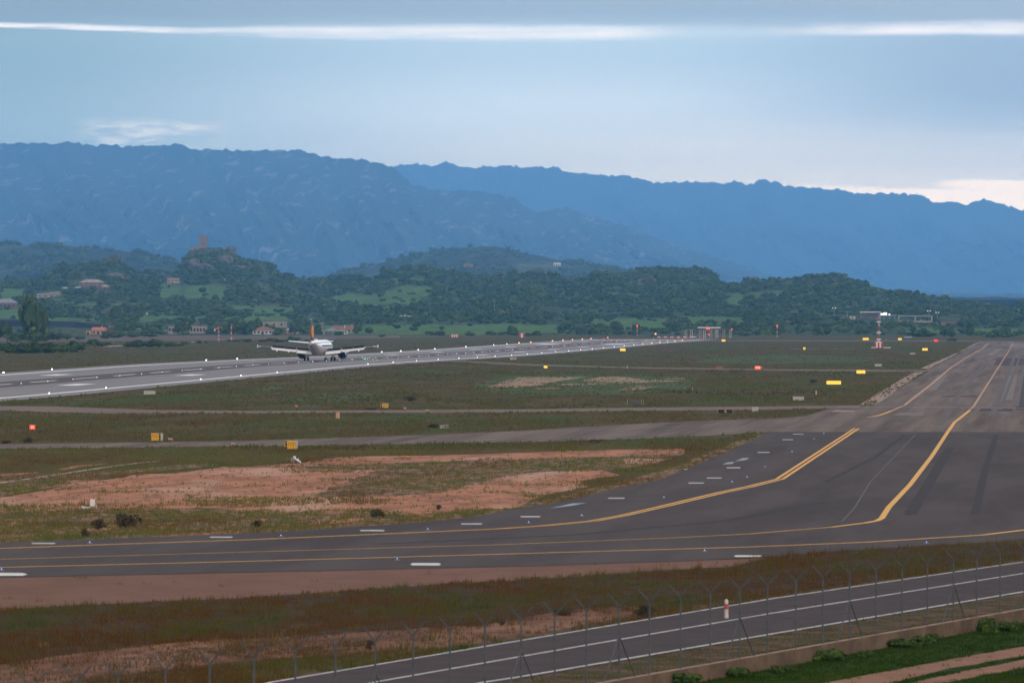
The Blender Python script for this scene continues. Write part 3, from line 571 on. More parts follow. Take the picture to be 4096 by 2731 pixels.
CLEAR = [[(0, 1150), (100, 1160), (95, 1180), (280, 1200), (60, 1208), (0, 1205)], [(631, 1137), (917, 1142), (900, 1200), (780, 1196), (631, 1186)], [(851, 1220), (1100, 1222), (1100, 1262), (960, 1240), (860, 1236)], [(900, 1268), (1163, 1262), (1150, 1284), (875, 1288)],
         [(1000, 1220), (1187, 1229), (1163, 1262), (1000, 1262)], [(1281, 1199), (1397, 1171), (1468, 1181), (1622, 1143), (1767, 1152), (1748, 1176), (1678, 1190), (1669, 1232), (1514, 1227), (1318, 1209)], [(1482, 1113), (1711, 1113), (1700, 1127), (1490, 1131)],
         [(1290, 1302), (2100, 1296), (2100, 1338), (1290, 1340)], [(2000, 1300), (2260, 1300), (2260, 1330), (2000, 1334)], [(2365, 1270), (2678, 1274), (2655, 1320), (2374, 1312)], [(2725, 1265), (2982, 1270), (2960, 1300), (2730, 1298)], [(2435, 1171), (2561, 1176), (2538, 1190), (2420, 1185)],
         [(2889, 1176), (3100, 1167), (2982, 1199), (2959, 1237), (2912, 1227)], [(3000, 1172), (3140, 1162), (3140, 1180), (3000, 1198)], [(3400, 1117), (3560, 1160), (3530, 1176), (3470, 1150)], [(3606, 1312), (4096, 1315), (4096, 1335), (3606, 1332)],
         [(0, 1232), (90, 1220), (90, 1275), (0, 1272)], [(180, 1270), (400, 1274), (400, 1284), (180, 1282)], [(560, 1262), (900, 1266), (900, 1280), (560, 1288)], [(200, 1208), (640, 1214), (640, 1224), (200, 1222)], [(2160, 1232), (2400, 1234), (2400, 1256), (2160, 1254)],
         [(-60, 1274), (240, 1274), (450, 1292), (450, 1345), (-60, 1345)], [(3300, 1262), (3880, 1262), (3880, 1302), (3300, 1290)], [(650, 1296), (840, 1296), (840, 1340), (650, 1340)], [(1000, 1282), (1200, 1282), (1200, 1340), (1000, 1340)], [(655, 1110), (740, 1110), (740, 1156), (655, 1156)], [(240, 1120), (445, 1120), (445, 1172), (240, 1172)], [(140, 1164), (256, 1164), (256, 1212), (140, 1212)]]
M_HILL = mat('hill_cover', (.06, .1, .03), .95, attr=[(0.025, 0.049, 0.014), (0.045, 0.070, 0.020), (0.075, 0.084, 0.032), (0.069, 0.132, 0.026), (0.094, 0.182, 0.034)])
def hmask(x, y, t):
    n_ = fbm(x * .03, t * 26, 4); P_ = np.stack([(x + 14 * n_).ravel(), (y + 5 * fbm(x * .02 + 5, t * 20, 3)).ravel()], -1); g = np.zeros(len(P_), bool)
    for c_ in CLEAR[:-8]: g |= inpoly(P_, c_)
    g = g.reshape(x.shape); return np.clip(np.where(g, .84 + .25 * n_, .26 + .55 * fbm(x * .02 + 3, t * 18, 5)), 0, 1)
ridge('hills', np.arange(-1500, 5600, 7.0), np.linspace(0, 1, 90), s1_screen, s1_D, M_HILL, 500, mask=hmask)
# hills further back
silL = prof_fn([(-1500, 990), (-500, 975), (0, 972), (140, 982), (280, 984), (421, 996), (561, 1010), (655, 1029), (715, 1050), (760, 1080), (900, 1110), (1150, 1118)])
silR = prof_fn([(1150, 1118), (1300, 1104), (1421, 1073), (1561, 1040), (1748, 996), (1842, 991), (1935, 986), (2000, 989), (2093, 1012), (2187, 1029), (2262, 1045), (2374, 1054), (2444, 1068), (2560, 1090), (2700, 1120), (3000, 1160), (3600, 1190), (3950, 1200), (4096, 1200), (5600, 1190)])
def far_hill(name, sil, x0, x1, d0, d1, seed, m, yb=1190):
    def sc(x, t):
        s = sil(x) + 2.5 * fbm(x * .05 + seed, x * 0, 4) * np.clip(t * 3 - 2, 0, 1)
        return yb + (s - yb) * np.clip(t, 0, 1) ** .8 + np.sin(np.pi * t) * fbm(x * .005 + seed, t * 2.5, 5) * 16
    def DD(x, t): return d0 + (d1 - d0) * t + np.sin(np.pi * t) * fbm(x * .004 + seed, t * 2 + seed, 5) * 500
    return ridge(name, np.arange(x0, x1, 10.0), np.linspace(0, 1, 36), sc, DD, m, 700), sc, DD
M_HILL2 = mat('far_hill_cover', (.026, .040, .024), .95, (.065, .095, .045), .010, .50, .58, 7, stretch=(1, .05, 1), col3=(.14, .13, .07), scale3=.009, lo3=.60, hi3=.64)
_, scL, DL = far_hill('far_hills', silL, -1500, 1200, 8000, 10000, 3, M_HILL2)
_, scR, DR = far_hill('far_hills', silR, 1100, 5600, 8000, 11000, 8, M_HILL2)
# mountains
mt1 = prof_fn([(-1500, 600), (-700, 560), (0, 575), (60, 573), (131, 569), (200, 575), (279, 570), (392, 583), (453, 577), (478, 586), (492, 597), (515, 586), (540, 582), (610, 583), (714, 576), (740, 588), (762, 599), (871, 597), (1001, 605), (1088, 600), (1160, 600), (1202, 602), (1306, 631), (1437, 636), (1500, 650), (1567, 668), (1654, 740), (1760, 760), (1900, 762), (2048, 788), (2135, 850), (2266, 828), (2353, 862), (2483, 897), (2658, 967), (2832, 1019), (3006, 1071), (3136, 1115), (3400, 1160), (5600, 1200)])
mt2 = prof_fn([(-1500, 700), (1000, 690), (1450, 668), (1567, 668), (1600, 660), (1637, 653), (1698, 663), (1755, 660), (1781, 649), (1800, 652), (1829, 662), (1898, 670), (1960, 666), (2011, 659), (2048, 666), (2150, 668), (2222, 670), (2274, 690), (2400, 698), (2466, 703), (2500, 699), (2530, 709), (2549, 706), (2583, 724), (2640, 731), (2720, 730), (2814, 727), (2901, 738), (2920, 734), (2936, 723), (2965, 728), (2988, 739), (3020, 728), (3049, 717), (3093, 726), (3136, 740), (3220, 750), (3310, 754), (3415, 770), (3528, 770), (3600, 776), (3685, 775), (3737, 809), (3800, 812), (3868, 814), (3910, 803), (3937, 797), (4007, 812), (4096, 845), (4300, 900), (4800, 990), (5600, 1050)])
def mountain(name, sil, x0, x1, d0, d1, seed, m, jag, rel, yb=1195):
    def sc(x, t):
        s = sil(x) + jag * fbm(x * .06 + seed, x * 0 + seed, 5, .6) * np.clip(t * 4 - 3, 0, 1)
        return yb + (s - yb) * np.clip(t, 0, 1) ** .85 + np.sin(np.pi * t) * fbm(x * .006 + seed, t * 4, 5) * 14
    def DD(x, t):
        r = 1 - np.abs(fbm(x * .0032 + seed + t * .8, t * 1.1 + seed, 6, .55)) * 2
        return d0 + (d1 - d0) * t - np.sin(np.pi * np.clip(t, 0, .93)) * r * rel + np.sin(np.pi * t) * fbm(x * .02, t * 9, 4) * rel * .22
    return ridge(name, np.arange(x0, x1, 7.0), np.linspace(0, 1, 90), sc, DD, m, 1800)
def mountain_mat(name, lo, hi, rk):
    return mat(name, (.012, .024, .018), .95, (.036, .052, .036), .0036, .40, .66, 9, stretch=(1, .07, .5), col3=rk, scale3=.026, lo3=lo, hi3=hi)
mountain('mountain', mt1, -1500, 4300, 20000, 25500, 2, mountain_mat('mountain_cover', .56, .66, (.25, .235, .22)), 12, 1300)
mountain('mountain', mt2, -1500, 5600, 31000, 37500, 12, mountain_mat('far_mountain_cover', .58, .72, (.15, .15, .14)), 12, 1700)

# ------------------------------------------------------------------ trees and bushes
M_LEAF = mat('leaf_clumps', (.03, .045, .02), .95, attr=[(0.023, 0.049, 0.014), (0.047, 0.086, 0.020), (0.075, 0.120, 0.028), (0.117, 0.164, 0.037)], spec=.02)
M_BARK = mat('bark', (.09, .07, .055), .95, (.05, .04, .03), 3)
def crown_arrays(rx, rz, zc, nq, seed, q=.34, lobes=5, core=True):
    r = np.random.default_rng(seed)
    lc = r.normal(0, .42, (lobes, 3)) * [rx, rx, rz * .8]; lc[0] = 0; lr = r.uniform(.45, .8, lobes); lr[0] = .85
    k = r.integers(0, lobes, nq); d = r.normal(0, 1, (nq, 3)); d /= np.linalg.norm(d, axis=1)[:, None]; d[:, 2] = np.where(d[:, 2] < -.5, -d[:, 2], d[:, 2])
    p = lc[k] + d * (lr[k] * r.uniform(.6, 1.2, nq))[:, None] * [rx, rx, rz]
    nrm = d + r.normal(0, .45, (nq, 3)); nrm /= np.linalg.norm(nrm, axis=1)[:, None]
    t = np.cross(nrm, [0, 0, 1.0]); t /= np.linalg.norm(t, axis=1)[:, None] + 1e-6; b = np.cross(nrm, t)
    s = (r.uniform(.4, 1.5, nq) * q * rx)[:, None]; e = r.uniform(.6, 1.2, (nq, 4, 1))
    v = np.stack([p - t * s * e[:, 0], p - b * s * e[:, 1], p + t * s * e[:, 2], p + b * s * e[:, 3]], 1)
    rn = np.clip(.35 + .38 * (d[:, 2]) + r.normal(0, .16, nq), 0, 1) * 0 + np.clip(r.normal(.5, .2, nq) , 0, 1)
    v = v.reshape(-1, 3); f = np.arange(len(v)).reshape(-1, 4); rv = np.repeat(rn, 4)
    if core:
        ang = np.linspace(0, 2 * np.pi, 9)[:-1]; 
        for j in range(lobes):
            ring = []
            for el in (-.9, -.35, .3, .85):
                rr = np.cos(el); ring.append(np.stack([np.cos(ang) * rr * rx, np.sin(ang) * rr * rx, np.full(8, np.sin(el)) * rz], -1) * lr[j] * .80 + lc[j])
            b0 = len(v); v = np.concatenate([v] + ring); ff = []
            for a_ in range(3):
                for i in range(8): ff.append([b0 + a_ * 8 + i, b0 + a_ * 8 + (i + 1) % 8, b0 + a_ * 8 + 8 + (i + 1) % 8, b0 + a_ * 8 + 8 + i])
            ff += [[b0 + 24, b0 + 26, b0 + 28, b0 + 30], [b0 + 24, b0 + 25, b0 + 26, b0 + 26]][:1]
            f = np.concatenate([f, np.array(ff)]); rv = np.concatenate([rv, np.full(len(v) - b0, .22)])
    v = v + [0, 0, zc]; return v, f, rv
def tree_proto(seed, rx=1.0, rz=.8, zc=.95, nq=130, trunk=.5, q=.3, lobes=5):
    root = empty('tree', (0, -500, -50), None, None)
    v, f, r = crown_arrays(rx, rz, zc, nq, seed, q, lobes); v[:, 2] = np.maximum(v[:, 2], .04); npmesh('crown', v, f, M_LEAF, root, r)
    mb = MB(); rr = random.Random(seed); mb.tube((0, 0, -.15), (0, 0, zc * .8), .09 * trunk * 2, .05 * trunk * 2, 7)
    for i in range(3):
        a_ = rr.uniform(0, 6.28); mb.tube((0, 0, zc * .35), (math.cos(a_) * rx * .55, math.sin(a_) * rx * .55, zc * 1.0), .05, .02, 5)
    mb.build('trunk', M_BARK, root); return root
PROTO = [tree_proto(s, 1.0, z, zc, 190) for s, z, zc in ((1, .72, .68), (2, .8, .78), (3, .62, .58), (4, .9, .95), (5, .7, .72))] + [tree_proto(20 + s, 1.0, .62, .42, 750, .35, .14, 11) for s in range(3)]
used = set()
def place_tree(p, r, hs, k, label, group, name='tree', cat='tree'):
    pr = PROTO[k]
    t = pr if k not in used else dup(pr, (0, 0, 0)); used.add(k)
    t.name = name; t.location = p; t.rotation_euler = (0, 0, random.uniform(0, 6.28)); t.scale = (r, r, hs)
    tag(t, label, cat, group); return t
n = 24000; bx = RG.uniform(-900, 5000, n); bt = RG.random(n) ** 1.0 * .995
by = s1_screen(bx, bt); P2 = np.stack([bx, by], -1)
cl = np.zeros(n, bool)
for c_ in CLEAR: cl |= inpoly(P2, c_)
dn = fbm(bx * .012, bt * 9, 4)
low_zone = by > 1290
keep = ~(cl & (RG.random(n) < .93)) & (RG.random(n) < np.where(low_zone, .26 + .6 * np.clip(dn, 0, 1), .62 + .9 * dn))
keep &= ~((by > 1325) & (RG.random(n) < .5))
bx, by, bt = bx[keep], by[keep], bt[keep]; n = len(bx)
BP = at(bx, by, s1_D(bx, bt)); br = np.minimum(RG.gamma(2.6, .46, n) + .75, 4.6) * BP[:, 1] / 4300
br *= np.where(bt > .95, .62, 1) * np.where((bx > 715) & (bx < 985) & (by < 1035), .55, 1)
order = np.argsort(-(br / BP[:, 1]) - 1e3 * ((bx < -40) | (bx > 4140)) * -1 * 1e-6)
infr = (bx > 0) & (bx < 4096); score = np.where(infr, br / BP[:, 1], 0); order = np.argsort(-score)
NI = 225; ind, rest = order[:NI], order[NI:]
def zone(x, y, r):
    size = 'large' if r > 4.4 else 'mid-sized'
    if y > 1285: k = 'at the foot of the hills'
    elif y > 1200: k = 'on the lower slopes'
    elif y > 1120: k = 'on the middle slopes'
    else: k = 'near the crest'
    if x < 560: w_ = 'by the left farms'
    elif x < 1120: w_ = 'below the tower'
    elif x < 1900: w_ = 'behind the airliner'
    elif x < 2500: w_ = 'over mid runway'
    elif x < 3100: w_ = 'over the runway end'
    else: w_ = 'by the lit canopy'
    return f'{size} dark tree {k} {w_}'
for i in ind:
    place_tree(BP[i] - [0, 0, .2], br[i], br[i] * random.uniform(.8, 1.05), random.randrange(5), zone(bx[i], by[i], br[i]), 'evergreen trees dotted over the hills')
# the remaining thousands of bushes as one mass
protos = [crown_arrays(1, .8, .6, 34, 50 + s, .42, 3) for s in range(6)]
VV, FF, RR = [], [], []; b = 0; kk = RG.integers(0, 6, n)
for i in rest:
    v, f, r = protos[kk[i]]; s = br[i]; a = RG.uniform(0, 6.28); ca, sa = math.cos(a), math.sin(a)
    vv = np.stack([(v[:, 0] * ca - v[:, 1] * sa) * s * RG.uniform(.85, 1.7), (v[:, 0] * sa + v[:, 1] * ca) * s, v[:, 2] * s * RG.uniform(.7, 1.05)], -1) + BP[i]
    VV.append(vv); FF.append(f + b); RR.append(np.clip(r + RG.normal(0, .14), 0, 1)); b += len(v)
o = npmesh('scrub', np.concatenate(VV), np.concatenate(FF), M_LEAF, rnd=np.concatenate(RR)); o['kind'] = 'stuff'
# scrub on the hills further back
VV, FF, RR = [], [], []; b = 0
for sc, DD, x0, x1, n2 in ((scL, DL, -800, 780, 1500), (scR, DR, 1250, 2700, 1300)):
    x = RG.uniform(x0, x1, n2); t = RG.random(n2) ** .7; PP = at(x, sc(x, t), DD(x, t)); dnn = fbm(x * .01, t * 8, 3)
    for i in range(n2):
        if dnn[i] < -.05: continue
        v, f, r = protos[RG.integers(0, 6)]; s = RG.uniform(2.8, 6.2); VV.append(v * [s, s, s * .9] + PP[i]); FF.append(f + b); RR.append(r); b += len(v)
o = npmesh('far_scrub', np.concatenate(VV), np.concatenate(FF), M_LEAF, rnd=np.concatenate(RR)); o['kind'] = 'stuff'

# trees one can tell apart on the plain: picture box (x0, x1, top, base)
def box_tree(x0, x1, yt, yb_, label, group, name='tree', cat='tree', on=ground, k=None, f=.95):
    p = on((x0 + x1) / 2, yb_); Y = float(p[1]); r = (x1 - x0) / 2 * Y / F; h = (yb_ - yt) * Y / F
    place_tree((float(p[0]), Y, float(p[2])), r * f * (1.15 if name == 'bush' else 1), h / 1.62, random.randrange(5) if k is None else k, label, group, name, cat)
PL = 'trees and shrubs at the edge of the plain'
box_tree(82, 178, 1200, 1366, 'tall broad poplar-like tree towering over the dark barrier on the left', PL, k=1)
box_tree(165, 200, 1230, 1366, 'narrow tall tree leaning against the tall poplar-like tree', PL, k=1)
for i, b_ in enumerate([(-70, 10, 1285, 1368), (0, 60, 1292, 1368), (40, 98, 1312, 1369), (108, 160, 1318, 1367), (150, 215, 1322, 1366), (200, 262, 1330, 1362), (240, 300, 1334, 1360), (290, 345, 1338, 1358), (400, 450, 1330, 1354), (448, 500, 1328, 1352), (500, 560, 1330, 1350), (560, 640, 1332, 1350)]):
    box_tree(*b_, 'dark tree in the row in front of the long dark barrier' if b_[0] < 300 else 'low dark tree in front of the orange farmhouse and road parapet', 'row of dark trees on the left', k=i % 5)
for b_ in [(-90, 0, 1374, 1414), (0, 62, 1376, 1412), (52, 118, 1380, 1414), (105, 170, 1376, 1413), (160, 226, 1377, 1412), (215, 275, 1373, 1410), (262, 332, 1371, 1408)]:
    box_tree(*b_, 'dark bush in the low hedge along the grass left of the runway', 'bushes forming the low hedge', 'bush', 'bush')
box_tree(352, 408, 1353, 1386, 'single rounded dark bush beside the end of the low hedge', PL, 'bush', 'bush')
box_tree(392, 426, 1368, 1387, 'small bush touching the single rounded dark bush', PL, 'bush', 'bush')
for b_ in [(495, 540, 1366, 1389), (530, 580, 1365, 1389), (580, 625, 1360, 1389), (615, 660, 1359, 1389), (650, 690, 1364, 1388), (685, 716, 1366, 1386)]:
    box_tree(*b_, 'dark bush in the clump beyond the runway below the windsock', 'bushes in the clump below the windsock', 'bush', 'bush')
for b_, l in [((736, 756, 1360, 1377), 'small round bush by the pale track left of the windsock'), ((789, 807, 1363, 1374), 'tiny bush between the pale track and the windsock'), ((817, 832, 1364, 1373), 'tiny bush right beside the windsock mast'), ((930, 968, 1352, 1368), 'low dark bush at the foot of the lattice mast'), ((965, 1005, 1353, 1367), 'low dark bush between the lattice mast and the airliner'),
            ((1034, 1064, 1354, 1367), 'low bush behind the airliner wing, left of its tail'), ((1066, 1108, 1350, 1366), 'reddish low bush behind the airliner wing'), ((1100, 1140, 1356, 1368), 'dark low bush behind the airliner wing'), ((1143, 1190, 1349, 1366), 'darkest bush behind the left wing of the airliner'), ((1226, 1246, 1353, 1364), 'small bush just left of the airliner fin'),
            ((1513, 1534, 1338, 1350), 'small bush right of the airliner at the start of the pale track')]:
    box_tree(*b_, l, PL, 'bush', 'bush')
GF = 'trees around the farmhouses behind the runway'
for b_, l in [((686, 742, 1292, 1340), 'large dark tree in front of the long beige ruin'), ((515, 540, 1292, 1322), 'narrow conical tree in front of the road parapet'), ((830, 905, 1298, 1338), 'broad dark tree behind the windsock'), ((900, 965, 1284, 1338), 'tall dark tree right of the lattice mast'), ((965, 1010, 1300, 1338), 'dark tree between the mast and the red-roofed house'),
            ((985, 1030, 1280, 1330), 'dark tree left of the red-roofed house'), ((1080, 1130, 1300, 1334), 'dark tree right of the red-roofed house'), ((1143, 1210, 1284, 1336), 'umbrella-shaped pine beside the small pink house'), ((1256, 1286, 1302, 1336), 'round dark tree just right of the airliner fin'), ((1413, 1446, 1292, 1336), 'lollipop-shaped tree right of the long farmhouse'),
            ((1458, 1498, 1296, 1334), 'boxy dark tree right of the long farmhouse'), ((1705, 1740, 1322, 1340), 'low dark bush in the open meadow'), ((1745, 1780, 1326, 1341), 'low dark bush right of the meadow bush'), ((1860, 1905, 1325, 1343), 'low dark bush beside the striped hut'), ((2040, 2075, 1306, 1342), 'dark tree left of the red striped marker'), ((2030, 2090, 1326, 1343), 'spreading bush left of the red striped marker'),
            ((2090, 2140, 1326, 1344), 'spreading bush right of the red striped marker'), ((2238, 2300, 1282, 1328), 'large round tree above the middle of the runway'), ((2440, 2500, 1290, 1330), 'dark tree left of the red beacon mast'), ((2525, 2562, 1300, 1342), 'dark tree behind the red beacon mast'), ((2800, 2850, 1290, 1326), 'dark tree behind the antenna array'), ((2950, 3010, 1330, 1345), 'low spreading bush right of the antenna array'),
            ((3255, 3330, 1298, 1342), 'large dark tree left of the tall red and white mast'), ((3640, 3700, 1325, 1348), 'low dark bush row right of the silver car'), ((3690, 3745, 1328, 1348), 'low dark bush in the row right of the silver car'), ((3755, 3800, 1312, 1348), 'dark tree near the taxiway end'), ((3785, 3830, 1305, 1348), 'taller dark tree near the taxiway end'), ((3870, 3900, 1312, 1344), 'narrow conical tree near the taxiway end'), ((3940, 4000, 1330, 1350), 'low dark hedge bush beyond the taxiway end'), ((4000, 4060, 1328, 1350), 'second low dark hedge bush beyond the taxiway end'),
            ((4055, 4110, 1196, 1240), 'big round tree on the crest at the right edge')]:
    on = hill if b_[3] < 1341 else ground
    box_tree(*b_, l, GF, 'bush' if 'bush' in l else 'tree', 'bush' if 'bush' in l else 'tree', on=on)
# dark bushes by the wall outside the fence
for i, (x, y_, r, h, l) in enumerate([(3330, 2640, 62, 60, 'large dark shrub against the wall below a braced fence post'), (3262, 2640, 36, 30, 'low dark shrub beside the large shrub at the wall'), (3455, 2632, 26, 34, 'small dark shrub on the green verge right of the large shrub'), (3610, 2588, 70, 45, 'wide dark shrub along the wall'), (3690, 2580, 44, 40, 'dark shrub at the right end of the wide shrub'), (3845, 2520, 22, 55, 'narrow dark shrub growing up over the wall'), (3940, 2530, 34, 75, 'tall dark shrub growing up over the wall near the right edge'), (4035, 2525, 32, 48, 'dark shrub at the wall by the right edge'), (2690, 2745, 60, 60, 'dark shrub at the bottom edge of the picture below the fence'), (2870, 2705, 50, 50, 'dark shrub half cut by the bottom edge under the wall'), (3120, 2690, 34, 34, 'low leafy shrub on the verge near the bottom edge'), (3470, 2560, 30, 30, 'small shrub between the wall and the dirt track')]):
    p = ground(x, y_, ZL, True); Y = float(p[1]); s = Y / F
    px_ = float(p[0]); 
    if px_ < WA + WB * Y + .5: px_ = WA + WB * Y + .75
    place_tree((px_, Y, ZL), r * s * .95, h * s * .8, 5 + i % 3, l, 'shrubs outside the wall', 'shrub', 'shrub')
M_DRYLEAF = mat('dry_leaves', (.06, .05, .03), .95, attr=[(.030, .030, .016), (.060, .050, .026), (.085, .062, .036), (.050, .062, .022)], spec=.02)
DRY = []
for s_ in range(2):
    r_ = empty('shrub', (0, -530, -50), None, None); v, f, q = crown_arrays(1, .7, .5, 700, 60 + s_, .11, 9, core=False); v[:, 2] = np.maximum(v[:, 2], .02); npmesh('crown', v, f, M_DRYLEAF, r_, q); mb = MB(); mb.tube((0, 0, -.1), (0, 0, .5), .05, .03, 6); mb.build('trunk', M_BARK, r_); DRY.append(r_)
PROTO += DRY
# single scrubs on the airfield
for i, (x, y_, r, h, l) in enumerate([(1640, 1605, 20, 20, 'dark tussock beyond the first yellow sign'), (500, 2112, 44, 62, 'large brown shrub beside the near taxiway'), (392, 2120, 24, 44, 'dark shrub left of the large brown shrub'), (338, 2150, 12, 40, 'small dark upright weed at the asphalt edge'), (1028, 2110, 18, 30, 'dark green shrub near the asphalt edge'), (1506, 2070, 24, 36, 'bushy weed on the red earth by the asphalt'), (1755, 2040, 10, 22, 'single spiky weed on bare red earth'), (2380, 1770, 20, 14, 'dark green tussock below the wide taxiway'), (1735, 1712, 20, 16, 'dark bush beside the grey box in the grass'), (115, 1772, 16, 24, 'dark weed at the edge of the taxiway'), (25, 1775, 20, 14, 'dark weed by the left edge of the taxiway'), (1488, 1640, 18, 10, 'brown bush at the edge of the link taxiway'), (3254, 1532, 12, 14, 'dark bush left of the widest yellow lit sign'), (3812, 1366, 16, 14, 'dark bush by the far end of the taxiway'), (2580, 2470, 34, 52, 'leafy shrub at the far edge of the service road'), (2250, 2460, 40, 26, 'low green shrub on the red earth'), (1480, 2600, 16, 40, 'dark upright weed beside the service road'), (2010, 2500, 12, 22, 'small green weed on the red strip')]):
    p = G(x, y_); s = p[1] / F
    place_tree(p, r * s * 1.0, h * s / 1.25, 8 + i % 2, l, 'single shrubs on the airfield', 'shrub', 'shrub')
for pr in PROTO: assert pr.name
# ------------------------------------------------------------------ the airliner
M_FUS = mat('white_fuselage', (.93, .93, .95), .35, spec=.5); M_WTOP = mat('dark_wing_skin', (.045, .040, .055), .5); M_FLAP = mat('flap_white', (.90, .89, .90), .4)
M_BELLY = mat('belly_grey', (.58, .55, .55), .45); M_NAVY = mat('navy_paint', (.012, .016, .060), .35); M_ORANGE = mat('orange_disc', (.85, .33, .02), .5)
M_DARK = mat('dark_metal', (.02, .02, .022), .5); M_RUBBER = mat('tyre_rubber', (.012, .012, .012), .9); M_STEEL = mat('gear_steel', (.42, .42, .42), .4, metal=.6)
M_NAC = mat('nacelle_navy', (.03, .035, .075), .3); M_GLASS = mat('dark_glass', (.01, .012, .015), .1)
M_RED = mat('red_paint', (.60, .03, .03), .6); M_WPAINT = mat('white_enamel', (.75, .75, .73), .5)
def ring(cx, cz, rx, rz, y, n=28): return [(cx + math.cos(2 * math.pi * i / n) * rx, y, cz + math.sin(2 * math.pi * i / n) * rz) for i in range(n)]
def build_airliner():
    ya_ = Yof(1279, -200.0)
    root = empty('airliner', (-200.0, ya_, float(gz(-200.0, ya_)) + .05), 'white passenger jet with navy fin and orange disc rolling away down the runway', 'airplane')
    root.rotation_euler = (0, 0, rad(-.6))
    S0 = 17.7; cz = 3.82
    st = [(0, .05, .05, -.35), (.5, .62, .62, -.30), (1.3, 1.12, 1.15, -.2), (2.4, 1.52, 1.6, -.08), (3.8, 1.82, 1.92, 0), (5.6, 1.975, 2.07, 0), (24.5, 1.975, 2.07, 0), (27, 1.9, 1.93, .12), (29.5, 1.66, 1.66, .38), (32, 1.3, 1.28, .72), (34.5, .86, .84, 1.05), (36.3, .50, .50, 1.28), (37.3, .30, .32, 1.38)]
    rings = [ring(0, cz + o, rx, rz, S0 - s) for s, rx, rz, o in st]
    mb = MB(); mb.loft(rings, cap=False); fus = mb.build('fuselage', M_FUS, root, smooth=True)
    mb = MB(); mb.loft([ring(0, cz + 1.38, .26, .28, S0 - 37.25, 14), ring(0, cz + 1.38, .25, .26, S0 - 36.8, 14)]); mb.build('exhaust', M_DARK, fus)
    # belly panel, hugging the lower third
    mb = MB(); n = 16; rr_ = []
    for s, rx, rz, o in st[3:]:
        row = []
        for i in range(n + 1):
            a = math.pi + math.pi * i / n; row.append((math.cos(a) * rx * 1.006, S0 - s, cz + o + math.sin(a) * rz * 1.006 - (.30 if 0 < i < n and 9 < s < 22 else 0) * math.sin(math.pi * i / n)))
        rr_.append(row)
    vs = [q for r in rr_ for q in r]; m_ = n + 1
    mb.add(vs, [(j * m_ + i, j * m_ + i + 1, (j + 1) * m_ + i + 1, (j + 1) * m_ + i) for j in range(len(rr_) - 1) for i in range(n)])
    mb.build('belly', M_BELLY, root, smooth=True)
    # windows and cockpit glass
    mb = MB()
    for sd in (-1, 1):
        for k in range(40):
            y = S0 - 6.2 - k * .53; mb.box(sd * 1.955 - .02, sd * 1.955 + .03, y - .11, y + .11, cz + .25, cz + .60)
    mb.build('windows', M_GLASS, root)
    mb = MB(); mb.add([(-.95, S0 - 1.7, cz + .75), (.95, S0 - 1.7, cz + .75), (1.1, S0 - 2.6, cz + 1.25), (-1.1, S0 - 2.6, cz + 1.25)], [(0, 1, 2, 3)]); mb.build('cockpit_window', M_GLASS, root)
    mb = MB(); mb.box(-.5, .5, S0 - 27.8, S0 - 25.4, cz + 2.0, cz + 2.32); mb.build('antenna_fairing', M_FUS, root, bevel=.1)
    # wings: chord sections from root to tip
    def wing(name, secs, m, th=.11, par=root):
        mb = MB(); rings = []
        for x, yl, yt, z in secs:
            c = yl - yt; t = c * th; pr = [(0, 0), (.06, .5), (.25, .95), (.5, .8), (.8, .35), (1, .03), (.8, -.12), (.5, -.32), (.25, -.42), (.06, -.3)]
            rings.append([(x, yl - u * c, z + v * t) for u, v in pr])
        mb.loft(rings); return mb.build(name, m, par, smooth=False)
    for sd in (-1, 1):
        dz = lambda x: 2.55 + (abs(x) - 1.9) * math.tan(rad(5.6))
        wl = lambda x: S0 - 12.2 - (abs(x) - 1.9) * math.tan(rad(27))
        def wt(x):
            x = abs(x); return S0 - (19.6 if x < 6.4 else 19.6 + (x - 6.4) * .255)
        wg = wing('wing', [(sd * x, wl(x), wt(x), dz(x)) for x in (1.2, 3.8, 6.4, 10, 13.5, 16.95)], M_WTOP)
        def flap(x0, x1, name, ch=1.5, ang=33, m=M_FLAP):
            mb = MB(); rg = []
            for x in (x0, x1):
                c = ch * (1 - abs(x) * .022); y0 = wt(x) + .25; z0 = dz(x) - .02; ca, sa = math.cos(rad(ang)) * c, math.sin(rad(ang)) * c
                rg.append([(sd * x, y0, z0 + .12), (sd * x, y0 - ca * .4, z0 + .10 - sa * .34), (sd * x, y0 - ca, z0 - sa), (sd * x, y0 - ca * .5, z0 - .16 - sa * .5), (sd * x, y0 + .05, z0 - .12)])
            mb.loft(rg); mb.build(name, m, wg)
        flap(1.95, 6.25, 'flap', 1.5, 32); flap(6.5, 13.1, 'flap', 1.15, 30); flap(13.25, 16.3, 'aileron', 1.1, 24, M_WTOP)
        for x in (5.2, 8.4, 11.6):
            mb = MB(); mb.loft([[(sd * x + math.cos(a) * r, y, dz(x) - .38 + dz_ + math.sin(a) * r * 1.3) for a in [k * math.pi / 4 for k in range(8)]] for y, r, dz_ in ((wt(x) + 1.6, .05, .1), (wt(x) + .4, .2, 0), (wt(x) - .9, .19, -.22), (wt(x) - 1.9, .05, -.38))]); mb.build('flap_fairing', M_FLAP, wg, smooth=True)
